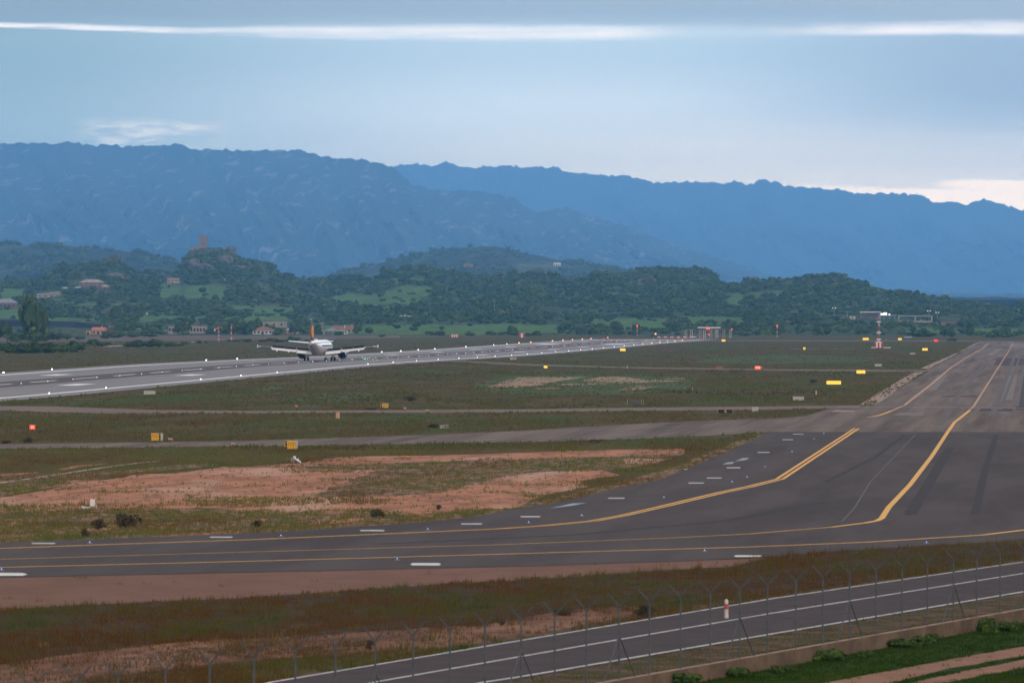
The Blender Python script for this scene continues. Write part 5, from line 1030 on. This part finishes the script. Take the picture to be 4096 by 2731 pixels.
def thin_mast(px, yt, yb_, lamp, label, r=.14, group=None, on=ground, arms=False, cat='mast', name='beacon_mast'):
    p, _, h = px_box(px, px + 1, yt, yb_, on); root = empty(name, p, label, cat, group)
    n = 5 if not arms else 1
    for k in range(n): mb = MB(); mb.tube((0, 0, h * k / n - (.2 if k == 0 else 0)), (0, 0, h * (k + 1) / n), r, r * .9, 6); mb.build('red_section' if k % 2 and not arms else 'white_section' if not arms else 'pole', M_RED if k % 2 and not arms else (M_WPAINT if not arms else M_SGREY), root)
    if lamp: mb = MB(); mb.tube((0, 0, h), (0, 0, h + .9), .42, .3, 8); mb.build('lamp', lamp, root)
    if arms:
        mb = MB(); mb.tube((-1.1, 0, h), (1.1, 0, h), .07, .07, 5); mb.build('arm', M_SGREY, root)
        for q in (-1, 1): mb = MB(); mb.box(q * 1.1 - .45, q * 1.1 + .45, -.25, .25, h, h + .3); mb.build('lamp_head', M_SGREY if arms == 1 else emat('flood_lamp', (.95, 1, 1), 1.6), root)
thin_mast(2548, 1305, 1344, E_RED, 'thin mast with a round red beacon beyond the runway end', .16); thin_mast(3108, 1306, 1349, E_RED, 'thin red and white mast with a small red lamp right of the antenna array', .12)
# localizer array with its lights and shelter behind the runway end
p, wd, h = px_box(2740, 2925, 1318, 1352); root = empty('antenna_array', p, 'long red and white antenna array on lattice legs behind the runway end', 'antenna'); s = p[1] / F
mb = MB(); mb.tube((-wd / 2, 0, h), (wd / 2, 0, h), .16, .16, 6); mb.tube((-wd / 2, 0, h * .6), (wd / 2, 0, h * .6), .09, .09, 5); mb.build('boom', mat('dull_red', (.22, .10, .09), .7), root)
for k, x in enumerate((-.48, -.36, -.17, -.08, .06, .19, .34, .49)):
    mb = MB()
    for q in (-1, 1): mb.tube((x * wd + q * .6, 0, 0), (x * wd + q * .5, 0, h), .10, .10, 5)
    for j in range(4): mb.tube((x * wd - .6, 0, h * j / 4), (x * wd + .6, 0, h * (j + 1) / 4), .07, .07, 4)
    mb.build('leg', M_WPAINT if k % 2 else mat('dull_white', (.5, .44, .42), .7), root)
p2, wd2, h2 = px_box(2786, 2877, 1308, 1350); root = empty('antenna_screen', (p2[0], p2[1] + 12, p2[2]), 'grey mesh screen with a bright white top beam behind the antenna array', 'antenna')
mb = MB(); mb.box(-wd2 / 2, wd2 / 2, -.3, .3, h2 - .6, h2); mb.build('top_beam', mat('bright_white', (.85, .85, .85), .4), root)
mb = MB()
for k in range(13): x = -wd2 / 2 + wd2 * k / 12; mb.tube((x, 0, 0), (x, 0, h2 - .6), .07, .07, 4)
for k in range(6): mb.tube((-wd2 / 2, 0, (h2 - .6) * k / 6), (wd2 / 2, 0, (h2 - .6) * k / 6), .07, .07, 4)
mb.build('lattice', mat('screen_grey', (.26, .22, .24), .7), root)
for (x, y, l) in ((2827, 1318, 'red lamp on top of the antenna array, left of a pair'), (2835.5, 1318, 'red lamp on top of the antenna array, right of a pair'), (2927, 1319, 'red lamp at the right tip of the antenna array'), (2836, 1341, 'red lamp low down under the antenna array'), (2836, 1360, 'red lamp on the ground below the antenna array'), (2813, 1360, 'orange lamp on the ground left of the lowest red lamp'), (2622, 1338, 'orange flashing beacon above the dark vehicle')):
    q = at(x, y, min(p[1] - 2, 3290)); root = empty('obstruction_light', (float(q[0]), float(q[1]), float(q[2]) - .3), l, 'light', 'red lamps around the antenna array')
    mb = MB(); mb.tube((0, 0, 0), (0, 0, .3), .10, .10, 6); mb.tube((0, 0, -max(0, q[2] - .3)), (0, 0, .02), .05, .05, 5); mb.build('stem', M_LBASE, root)
    mb = MB(); mb.loft([[(math.cos(a) * r, math.sin(a) * r, .3 + z) for a in [k * math.pi / 4 for k in range(8)]] for r, z in ((.2, 0), (.38, .3), (.32, .6), (.1, .75))]); mb.build('lens', E_RED if 'red' in l else E_YEL, root, smooth=True)
# approach structure: red-white frame line in front of the array
p, wd, h = px_box(2630, 2760, 1344, 1353); root = empty('approach_frame', p, 'low red and white barrier running left from the antenna array', 'barrier')
for k in range(10): mb = MB(); mb.box(-wd / 2 + wd * k / 10, -wd / 2 + wd * (k + .86) / 10, -.2, .2, h * .35, h * .8); mb.build('board', M_RED if k % 2 else M_WPAINT, root)
for k in range(11): mb = MB(); mb.tube((-wd / 2 + wd * k / 10, .1, -.1), (-wd / 2 + wd * k / 10, .1, h * .8), .08, .08, 5); mb.build('leg', M_SGREY, root)
# ------------------------------------------------------------------ vehicles
def car(px0, px1, yt, yb_, colm, label, on=ground, flip=False, group='parked and passing cars'):
    p, wd, h = px_box(px0, px1, yt, yb_, on); L_, Wd, Hh = wd, wd * .40, max(h, wd * .30); root = empty('car', p, label, 'car', group); root.scale = (-1 if flip else 1, 1, 1)
    s = L_ / 4.4
    prof = [(-2.2, .35), (-2.2, .75), (-2.0, .92), (-1.2, 1.0), (-.65, 1.42), (.9, 1.46), (1.6, 1.02), (2.15, .92), (2.2, .35)]
    mb = MB(); mb.loft([[(x * s, y * s * q, z * s) for x, z in prof] for y, q in ((-.88, 1), (.88, 1))]); mb.build('body', colm, root, bevel=.05 * s)
    mb = MB(); g = [(-1.12, 1.0), (-.66, 1.36), (.86, 1.40), (1.48, 1.02)]
    mb.loft([[(x * s, y * s, z * s) for x, z in g] for y in (-.895, .895)]); mb.build('window', M_GLASS, root)
    for x in (-1.35, 1.35):
        for y in (-.78, .78): mb = MB(); mb.tube((x * s, (y - .12) * s, .33 * s), (x * s, (y + .12) * s, .33 * s), .33 * s, .33 * s, 14); mb.build('wheel', M_RUBBER, root)
    return root
M_CW = mat('car_white', (.75, .76, .78), .25, spec=.5); M_CS = mat('car_silver', (.45, .48, .50), .3, spec=.5); M_CD = mat('car_dark', (.06, .07, .08), .3); M_CB = mat('car_blue', (.12, .22, .32), .3)
car(3617, 3648, 1345, 1353.5, M_CS, 'silver car driving along the far side of the plain', group=None)
car(248, 271, 1145, 1155, M_CW, 'white car parked left of the stone villa', on=hill); car(299, 323, 1143, 1153, M_CW, 'white car parked right at the stone villa', on=hill)
car(3364, 3384, 1265, 1274, M_CS, 'pale car left of the white box by the lit canopy', on=hill); car(3384, 3402, 1268, 1275, M_CB, 'blue-grey car beside the white box', on=hill)
car(3914, 3937, 1279, 1288, M_CS, 'silver car on the hillside road at the right', on=hill)
car(2759, 2785, 1343, 1351.5, M_CW, 'white vehicle parked under the antenna array'); car(2600, 2628, 1339, 1346.5, M_CD, 'dark vehicle under the orange flashing beacon'); car(1078, 1094, 1327, 1335, M_CW, 'pale blue-white car in front of the red-roofed house', on=hill)
p = car(3670, 3686, 1272, 1281, M_CW, 'white car seen through the right bay of the concrete frame', on=hill)

# ------------------------------------------------------------------ buildings
def wmat(n, c): return mat(n, c, .9, tuple(q * .78 for q in c), .35, .4, .65, 5)
W_STONE = wmat('stone_wall', (.25, .18, .14)); W_OCHRE = wmat('ochre_wall', (.46, .30, .17)); W_WHITE = wmat('white_wall', (.66, .63, .60)); W_BEIGE = wmat('beige_wall', (.38, .32, .26)); W_BROWN = wmat('brown_wall', (.24, .14, .09)); W_PINK = wmat('pink_wall', (.46, .30, .27)); W_ORG = wmat('orange_wall', (.58, .29, .15)); W_CONC = wmat('grey_concrete', (.42, .37, .35))
R_TILE = wmat('tile_roof', (.30, .17, .13)); R_PALE = wmat('pale_roof', (.46, .38, .31)); R_GREY = wmat('grey_roof', (.30, .31, .31)); R_ORG = wmat('orange_roof', (.55, .26, .16)); R_WHITE = wmat('white_roof', (.70, .72, .72)); M_OPEN = mat('dark_opening', (.02, .02, .025), .6)
def building(x0, x1, yt, yb_, wall, roof, label, kind='gable', eave=.55, wins=4, depth=None, on=hill, cat='house', name='house', door=True, chim=0, storeys=1, group=None, posts=False, rz=0, slope=0):
    p, wd, h = px_box(x0, x1, yt, yb_, on); dp = depth or min(wd * .7, 9.0); root = empty(name, (p[0], p[1] + dp * .4, p[2] - .25), label, cat, group); root.rotation_euler = (0, 0, rz)
    he = h * eave + .25; ov = .45
    if posts:
        for k in range(posts): x = -wd / 2 + .3 + (wd - .6) * k / (posts - 1); mb = MB(); mb.box(x - .18, x + .18, -dp / 2, -dp / 2 + .36, 0, he); mb.build('pillar', wall, root)
        mb = MB(); mb.box(-wd / 2 + .2, wd / 2 - .2, dp * .1, dp / 2, 0, he); mb.build('wall', wall, root)
    else:
        mb = MB(); mb.box(-wd / 2, wd / 2, -dp / 2, dp / 2, 0, he); wl_ = mb.build('wall', wall, root)
    if kind == 'flat': mb = MB(); mb.box(-wd / 2 - ov * .5, wd / 2 + ov * .5, -dp / 2 - ov * .5, dp / 2 + ov * .5, he, h + .25); rf = mb.build('roof', roof, root)
    elif kind == 'hip':
        a, b = wd / 2 + ov, dp / 2 + ov; c_ = max(.1, a - b * .9); mb = MB()
        mb.add([(-a, -b, he), (a, -b, he), (a, b, he), (-a, b, he), (-c_, 0, h + .25), (c_, 0, h + .25)], [(0, 1, 5, 4), (2, 3, 4, 5), (1, 2, 5), (3, 0, 4), (0, 3, 2, 1)]); rf = mb.build('roof', roof, root)
    elif kind == 'shed':
        a, b = wd / 2 + ov, dp / 2 + ov; zl, zr = (he, h + .25) if slope >= 0 else (h + .25, he); mb = MB()
        mb.add([(-a, -b, zl), (a, -b, zr), (a, b, zr), (-a, b, zl), (-a, -b, zl + .25), (a, -b, zr + .25), (a, b, zr + .25), (-a, b, zl + .25)], [(0, 3, 2, 1), (4, 5, 6, 7), (0, 1, 5, 4), (2, 3, 7, 6), (0, 4, 7, 3), (1, 2, 6, 5)]); rf = mb.build('roof', roof, root)
        mb = MB(); mb.add([(-wd / 2, -dp / 2, he * .98), (wd / 2, -dp / 2, he * .98), (wd / 2, -dp / 2, zr - .01), (-wd / 2, -dp / 2, zl - .01), (-wd / 2, dp / 2, he * .98), (wd / 2, dp / 2, he * .98), (wd / 2, dp / 2, zr - .01), (-wd / 2, dp / 2, zl - .01)], [(0, 1, 2, 3), (5, 4, 7, 6), (1, 5, 6, 2), (4, 0, 3, 7)]); mb.build('gable_wall', wall, root)
    else:
        a, b = wd / 2 + ov, dp / 2 + ov; mb = MB()
        mb.add([(-a, -b, he), (a, -b, he), (a, b, he), (-a, b, he), (-a, 0, h + .25), (a, 0, h + .25)], [(0, 1, 5, 4), (2, 3, 4, 5), (1, 2, 5), (3, 0, 4), (0, 3, 2, 1)]); rf = mb.build('roof', roof, root)
    n = wins
    for st in range(storeys):
        sh = he / storeys
        for k in range(n):
            x = -wd / 2 + wd * (k + .5) / n; dr = door and st == 0 and k == n // 2; ww = min(.65, wd / n * .3) * (1.1 if dr else 1)
            z0, z1 = (.02, sh * .75) if dr else (sh * st + sh * .35, sh * st + sh * .78)
            if posts: break
            mb = MB(); mb.box(x - ww, x + ww, -dp / 2 - .05, -dp / 2 + .02, z0, z1); wo_ = mb.build('door' if dr else 'window', M_OPEN, root)
            mb = MB(); mb.box(x - ww - .12, x + ww + .12, -dp / 2 - .10, -dp / 2 + .01, z1, z1 + .14); mb.build('lintel' if dr else 'frame', W_WHITE if wall is not W_WHITE else W_CONC, wo_)
    for k in range(chim):
        mb = MB(); x = wd * (.22 - .4 * k); mb.box(x - .35, x + .35, -.2, .5, h * .8, h + 1.2); mb.build('chimney', wall, rf)
    return root
building(318, 411, 1117, 1148, W_STONE, R_PALE, 'large stone villa with a pale hipped roof on the left hillside', 'hip', .62, 5, 12, storeys=2); building(402, 436, 1138, 1157, W_STONE, R_PALE, 'low stone annex touching the right of the stone villa', 'hip', .55, 3, 7)
building(147, 243, 1166, 1190, W_BEIGE, R_WHITE, 'long shed with a pale roof rising to the right', 'shed', .55, 4, 8, name='shed', cat='shed'); building(-20, 64, 1193, 1233, W_BROWN, R_GREY, 'brown farmhouse with a grey roof at the left edge', 'hip', .55, 5, 12)
building(669, 714, 1112, 1137, W_OCHRE, R_PALE, 'ochre two-storey house below the tower knoll', 'flat', .8, 3, 8, storeys=2); building(695, 728, 1128, 1134, W_BEIGE, R_WHITE, 'low porch with a bright roof in front of the ochre house', 'flat', .6, 2, 4, name='porch', cat='porch', door=False)
building(884, 900, 1114, 1124, W_PINK, R_TILE, 'tiny pink house half hidden under the tower knoll', 'gable', .6, 2, 6); building(952, 976, 1119, 1130, W_BROWN, R_ORG, 'small house with an orange roof right of the tiny pink house', 'gable', .55, 2, 6)
building(1130, 1156, 1107, 1122, W_WHITE, R_WHITE, 'small bright white house above the airliner', 'gable', .6, 2, 8, chim=1); building(344, 361, 1321, 1338, mat('yellow_wall', (.50, .42, .22), .9), R_TILE, 'little yellow outbuilding left of the orange farmhouse', 'flat', .9, 1, 4, name='outbuilding', cat='outbuilding', on=hill)
building(368, 419, 1308, 1337, W_ORG, R_ORG, 'orange farmhouse with a chimney in front of the dark barrier', 'gable', .6, 3, 8, chim=1, on=hill); building(417, 460, 1315, 1334, mat('red_brown_wall', (.20, .06, .06), .9), mat('red_brown_roof', (.16, .06, .06), .9), 'dark red shed touching the orange farmhouse', 'shed', .6, 2, 6, name='shed', cat='shed', on=hill, slope=-1)
building(672, 824, 1303, 1334, W_BEIGE, W_BEIGE, 'long beige ruin with dark gaps beyond the windsock', 'flat', .93, 12, 8, door=False, name='ruin', cat='building', on=hill); building(966, 981, 1319, 1336, W_WHITE, R_TILE, 'tiny white house with a red roof right of the lattice mast', 'gable', .6, 1, 5, on=hill)
building(1011, 1091, 1305, 1337, W_WHITE, R_TILE, 'white farmhouse with a hipped red-brown roof left of the airliner fin', 'hip', .5, 5, 11, on=hill); building(1049, 1143, 1286, 1309, W_BEIGE, W_CONC, 'unfinished beige concrete building behind the farmhouse', 'flat', .9, 3, 9, name='unfinished_building', cat='building', door=False); building(1147, 1190, 1313, 1335, W_PINK, R_PALE, 'small pink house under the umbrella pine', 'gable', .62, 2, 7, on=hill)
building(1294, 1352, 1312, 1336, W_WHITE, R_GREY, 'open pavilion with a grey hipped roof right of the airliner fin', 'hip', .5, 4, 9, name='pavilion', cat='pavilion', posts=4, on=hill); building(1350, 1387, 1306, 1337, W_WHITE, R_TILE, 'white house front with a red hipped roof right of the pavilion', 'hip', .55, 4, 9, on=hill, chim=1)
r = building(1318, 1426, 1304, 1331, W_BEIGE, R_TILE, 'long low house with a red roof behind the white house front', 'gable', .55, 7, 9, on=hill, chim=1); r.location.y += 14; r.location.z += .1
building(1855, 1889, 1055, 1067, W_PINK, R_TILE, 'red and white house far up the back hill', 'gable', .55, 5, 10, on=lambda x, y: at(x, y, 7800)); building(2214, 2240, 1051, 1064, W_WHITE, R_WHITE, 'gleaming white house far up the back hill', 'gable', .6, 3, 12, on=lambda x, y: at(x, y, 7700))
# fuel station on the right: canopy, lit fascia, box
building(3441, 3522, 1246, 1276, W_CONC, R_WHITE, 'canopy with a thick white roof and dark recess on the right hillside', 'flat', .86, 3, 12, posts=3, name='canopy', cat='canopy'); 
p, wd, h = px_box(3506, 3583, 1252, 1276, hill); root = empty('lit_canopy', (p[0], p[1] - 10, p[2]), 'brightly lit white fascia of the roadside canopy on the right hillside', 'canopy')
for x in (-.46, -.1, .2, .47): mb = MB(); mb.box(x * wd - .2, x * wd + .2, 0, .4, 0, h * .7); mb.build('pillar', W_CONC, root)
mb = MB(); mb.box(-wd / 2, wd / 2, -.3, 8, h * .45, h * .72); mb.build('roof', mat('blue_grey', (.16, .20, .30), .6), root)
mb = MB(); mb.box(-wd / 2, wd * .06, -.5, -.31, h * .68, h * .96); mb.box(-wd * .12, wd * .06, -.5, -.31, h * .96, h * 1.08); mb.box(wd * .13, wd * .24, -.5, -.31, h * .70, h * .84); mb.build('fascia', mat('lit_fascia', (.9, .9, .8), .5, emit=(1, .93, .80), es=1.6), root)
building(3399, 3421, 1264, 1275.5, mat('cream_box', (.62, .50, .38), .8), mat('cream_box', (.62, .50, .38)), 'cream container box left of the white-roofed canopy', 'flat', .95, 1, 3, name='container', cat='container', door=False)
p, wd, h = px_box(3594, 3728, 1262, 1300, hill); root = empty('concrete_frame', (p[0], p[1], p[2]), 'open concrete frame of two bays on the right hillside', 'building')
for k, x in enumerate((-.49, .0, .49)): mb = MB(); mb.box(x * wd - .45, x * wd + .45, -.4, .4, -1 if k else h * .35, h); mb.build('column', W_CONC, root)
for z in (.36, .92): mb = MB(); mb.box(-wd / 2, wd / 2, -.38, .38, h * z, h * (z + .09)); mb.build('beam', W_CONC, root)
mb = MB(); mb.box(-wd / 2, wd / 2, -.38, 9, h * .30, h * .355); mb.build('floor', W_CONC, root)
p, wd, h = px_box(3743, 3848, 1287, 1302, hill); root = empty('boundary_wall', p, 'long reddish wall right of the concrete frame', 'wall'); mb = MB(); mb.box(-wd / 2, wd / 2, -.3, .3, -.5, h); mb.build('wall_body', wmat('reddish_wall', (.26, .17, .14)), root)
for x, yt, yb_, a_, l in ((3336, 1232, 1262, 2, 'twin-headed floodlight mast left of the canopies'), (3388, 1246, 1274, 1, 'grey street lamp behind the cream box'), (3715, 1244, 1270, 2, 'twin floodlight mast above the concrete frame'), (3749, 1250, 1272, 2, 'second floodlight mast right of the concrete frame'), (1344, 1161, 1222, 1, 'thin pylon on the meadow behind the airliner'), (1977, 1202, 1260, 1, 'thin pylon on the slope right of the airliner'), (959, 1203, 1213, 1, 'short white mast on the lower slope')):
    thin_mast(x, yt, yb_, None, l, .12, on=hill, arms=a_, name='lamp_mast', cat='mast')
for x, yt, yb_ in ((1286, 1292, 1336), (1291, 1294, 1336), (1048, 1270, 1290)): thin_mast(x, yt, yb_, None, 'thin wooden pole behind the airliner fin', .12, on=hill, arms=1, name='utility_pole', group='wooden poles by the farmhouses')
p, wd, h = px_box(572, 592, 1249, 1260, hill); root = empty('noticeboard', p, 'cream rectangular board alone on the lower left slope', 'board'); mb = MB(); mb.box(-wd / 2, wd / 2, -.2, .2, .2, h); mb.build('panel', mat('cream_panel', (.50, .48, .42), .7), root)
for q in (-1, 1): mb = MB(); mb.tube((q * wd * .4, .1, -.3), (q * wd * .4, .1, .3), .1, .1, 5); mb.build('leg', M_SGREY, root)
# dark barrier and pale road parapet on the left
def long_wall(name, pts, m, label, cat, thick=.6):
    root = empty(name, tuple(float(q) for q in hill(pts[0][0], pts[0][2])), label, cat); o = Vector(root.location); mb = MB(); rg = []
    for x, yt, yb_ in pts:
        b_ = hill(x, yb_); Y = float(b_[1]); t_ = at(x, yt, Y); b = Vector([float(q) for q in b_]) - o; t = Vector([float(q) for q in t_]) - o
        rg.append([(b.x, b.y, b.z - .6), (t.x, t.y, t.z), (t.x, t.y + thick, t.z), (b.x, b.y + thick, b.z - .6)])
    mb.loft(rg); mb.build('wall_body', m, root); return root
long_wall('sound_barrier', [(-200, 1276, 1302), (0, 1279, 1303), (83, 1281, 1304), (184, 1282, 1304), (300, 1288, 1310), (380, 1296, 1312), (432, 1303, 1313)], mat('dark_barrier', (.02, .018, .024), .8), 'long black barrier sloping down behind the dark trees on the left', 'barrier')
long_wall('road_parapet', [(432, 1303, 1309), (520, 1310, 1316), (600, 1315, 1321), (690, 1321, 1326)], wmat('pale_parapet', (.40, .36, .32)), 'pale road parapet continuing right from the black barrier', 'wall')
long_wall('field_wall', [(1020, 1214, 1221), (1100, 1213, 1220), (1180, 1218, 1226)], wmat('stone_field_wall', (.18, .14, .12)), 'dark stone field wall below the white house', 'wall')
lines('farm_track', [([(425, 1387), (465, 1384), (497, 1382)], 4.5, 0), ([(715, 1371.5), (760, 1369), (800, 1367)], 4, 0), ([(1240, 1355), (1300, 1353.5), (1336, 1353)], 4, 0), ([(1534, 1346.5), (1640, 1347.5), (1760, 1348.5)], 4, 0), ([(2627, 1352), (2700, 1352.5), (2835, 1354)], 5, 0)], mat('pale_track', (.52, .46, .38), .9), .06)
# bare rock faces
def rock(x0, x1, yt, yb_, label, m=None, on=hill):
    p, wd, h = px_box(x0, x1, yt, yb_, on); bm = bmesh.new(); bmesh.ops.create_icosphere(bm, subdivisions=4, radius=1); rr = random.Random(int(x0))
    ox = rr.uniform(0, 50)
    for v in bm.verts:
        c = v.co; n_ = float(fbm(c.x * 1.3 + ox, c.y * 1.3 + c.z * 1.7, 4)); k = 1 + .55 * n_; v.co = Vector((c.x * k * wd / 2, c.y * k * wd * .4, c.z * k * h * .72))
    me = bpy.data.meshes.new('rock'); bm.to_mesh(me); bm.free(); me.materials.append(m or mat('granite', (.21, .20, .18), .95, (.08, .085, .06), .12, .38, .58, 7, bump=.4)); o = bpy.data.objects.new('rock_outcrop', me); C.objects.link(o); o.location = (p[0], p[1], p[2] + h * .28); tag(o, label, 'rock')
for b_, l in [((2105, 2180, 1078, 1100), 'large pale domed outcrop on the middle crest'), ((2380, 2435, 1078, 1094), 'rounded reddish outcrop on the crest'), ((2478, 2512, 1108, 1124), 'pale boulder on the middle slope'), ((2540, 2625, 1112, 1140), 'long pale rock slab on the middle slope'), ((2060, 2112, 1124, 1142), 'low rock under the domed outcrop'), ((1975, 2010, 1084, 1100), 'pale boulder left of the domed outcrop'), ((1795, 1822, 1066, 1080), 'small reddish rock on the crest behind the airliner'), ((1108, 1140, 1142, 1156), 'small rock below the white house'), ((1155, 1190, 1154, 1170), 'rounded rock under the small rock'),
            ((420, 505, 1090, 1118), 'long pale rock ramp beside the stone villa'), ((435, 486, 1018, 1046), 'jagged rock tip of the left hill'), ((735, 800, 1034, 1066), 'steep pale rock face under the tower'), ((770, 850, 1052, 1078), 'rock slab low under the tower'), ((860, 930, 1020, 1054), 'pale rock face right of the tower'), ((900, 990, 1058, 1080), 'low rock band on the right flank of the tower knoll'), ((905, 945, 988, 1010), 'reddish rock crag at the right end of the summit'), ((2985, 3040, 1108, 1124), 'brownish outcrop on the crest left of the right hill')]:
    rock(*b_, l)
# the castle keep on its knoll, with ruined walls
M_KEEP = mat('keep_stone', (.30, .215, .18), .95, (.23, .165, .14), .5, .35, .65, 6, bump=.1)
p = at(813, 990, 6780); s = 6780 / F; root = empty('castle_tower', (float(p[0]), 6780, float(p[2]) - 2), 'square ruined stone keep standing on top of the rocky knoll', 'tower'); wd = 29 * s; h = 47 * s + 2
mb = MB(); mb.box(-wd / 2, wd / 2, -wd / 2, wd / 2, 0, h); bd = mb.build('keep', M_KEEP, root, bevel=.06)
mb = MB(); x = -wd / 2
for k, (a, b, q) in enumerate(((-.5, -.38, 1.0), (-.38, -.1, .3), (-.1, .22, .55), (.22, .5, .8))): mb.box(a * wd, b * wd, -wd / 2, -wd / 2 + .8, h - .01, h + q * .9)
mb.build('parapet', M_KEEP, root)
for x, z, a, b in ((.12, .30, .35, 2.2), (-.15, .62, .3, .9), (.25, .7, .25, .8)): mb = MB(); mb.box(x * wd - a, x * wd + a, -wd / 2 - .06, -wd / 2 + .1, z * h, z * h + b); mb.build('opening', M_OPEN, root)
for b_, l in [((762, 798, 978, 996), 'broken curtain wall left of the keep'), ((880, 935, 988, 1004), 'reddish broken wall right of the keep')]:
    s_ = 6760 / F; q = at((b_[0] + b_[1]) / 2, b_[3], 6760); root = empty('ruined_wall', (float(q[0]), 6760, float(q[2])), l, 'wall'); wd, h = (b_[1] - b_[0]) * s_, (b_[3] - b_[2]) * s_
    n = 9; rr = random.Random(b_[0]); top = [(-wd / 2 + wd * k / n, h * rr.uniform(.45, 1)) for k in range(n + 1)]; mb = MB(); vs = []
    for y in (0, 1.2): vs += [(x, y, -2) for x, z in top] + [(x, y, z) for x, z in top]
    m_ = n + 1; fs = [(k, k + 1, m_ + k + 1, m_ + k) for k in range(n)] + [(2 * m_ + k + 1, 2 * m_ + k, 3 * m_ + k, 3 * m_ + k + 1) for k in range(n)] + [(m_ + k, m_ + k + 1, 3 * m_ + k + 1, 3 * m_ + k) for k in range(n)]
    mb.add(vs, fs); mb.build('masonry', M_KEEP, root)
# grazing cattle: one continuous skinned body
def cow():
    J = [((-.75, 0, 1.25), .28), ((0, 0, 1.22), .36), ((.7, 0, 1.3), .30), ((1.05, 0, 1.35), .18), ((1.35, 0, 1.05), .14), ((1.62, 0, .75), .09)]
    vs = [j[0] for j in J]; es = [(i, i + 1) for i in range(5)]; rs = [j[1] for j in J]
    for x, b in ((-.72, 0), (.68, 2)):
        for y in (-.2, .2):
            k = len(vs); off = -.06 if x < 0 else 0; vs += [(x, y, .8), (x + off, y, .42), (x, y, .03)]; rs += [.13, .075, .065]; es += [(b, k), (k, k + 1), (k + 1, k + 2)]
    k = len(vs); vs += [(-1.02, 0, 1.1), (-1.08, 0, .6)]; rs += [.04, .03]; es += [(0, k), (k, k + 1)]
    me = bpy.data.meshes.new('cow'); me.from_pydata(vs, es, []); o = bpy.data.objects.new('cow', me); C.objects.link(o)
    m1 = o.modifiers.new('s', 'SKIN')
    for i, r in enumerate(rs): me.skin_vertices[0].data[i].radius = (r, r)
    me.skin_vertices[0].data[1].use_root = True
    o.modifiers.new('u', 'SUBSURF').levels = 1
    bpy.context.view_layer.update(); dg = bpy.context.evaluated_depsgraph_get(); m2 = bpy.data.meshes.new_from_object(o.evaluated_get(dg)); o.modifiers.clear(); o.data = m2; m2.materials.clear(); m2.materials.append(mat('cow_hide', (.66, .62, .58), .8)); return o
cw = cow()
for i, (x, y) in enumerate([(1552, 1270), (1580, 1253), (1603, 1270), (1621, 1269), (1634, 1272), (1650, 1270), (1385, 1276)]):
    o = cw if i == 0 else cw.copy()
    if i: C.objects.link(o)
    q = hill(x, y); o.location = [float(v) for v in q]; o.rotation_euler = (0, 0, (0, 3.1, .4, 2.7, .2, 0, 1.9)[i]); o.scale = (1.15,) * 3
    tag(o, ('white cow highest on the meadow among the herd' if i == 1 else 'white cow standing apart behind the airliner tail' if i == 6 else 'white cow at the left end of the herd' if i == 0 else 'white cow grazing in the close group on the meadow'), 'cow', 'white cattle on the slope')
# tree protos were all placed; haze last
hz = MB(); hz.box(-19000, 14000, -450, 39500, -40, 1060); h_ = hz.build('haze', bpy.data.materials.new('haze_air')); h_['kind'] = 'stuff'
m = h_.data.materials[0]; m.use_nodes = True; t = m.node_tree; t.nodes.clear(); ou = t.nodes.new('ShaderNodeOutputMaterial'); pv = t.nodes.new('ShaderNodeVolumePrincipled')
pv.inputs['Color'].default_value = (.25, .58, 1.0, 1); pv.inputs['Density'].default_value = 4.6e-5; pv.inputs['Anisotropy'].default_value = 0.6
t.links.new(pv.outputs[0], ou.inputs['Volume'])
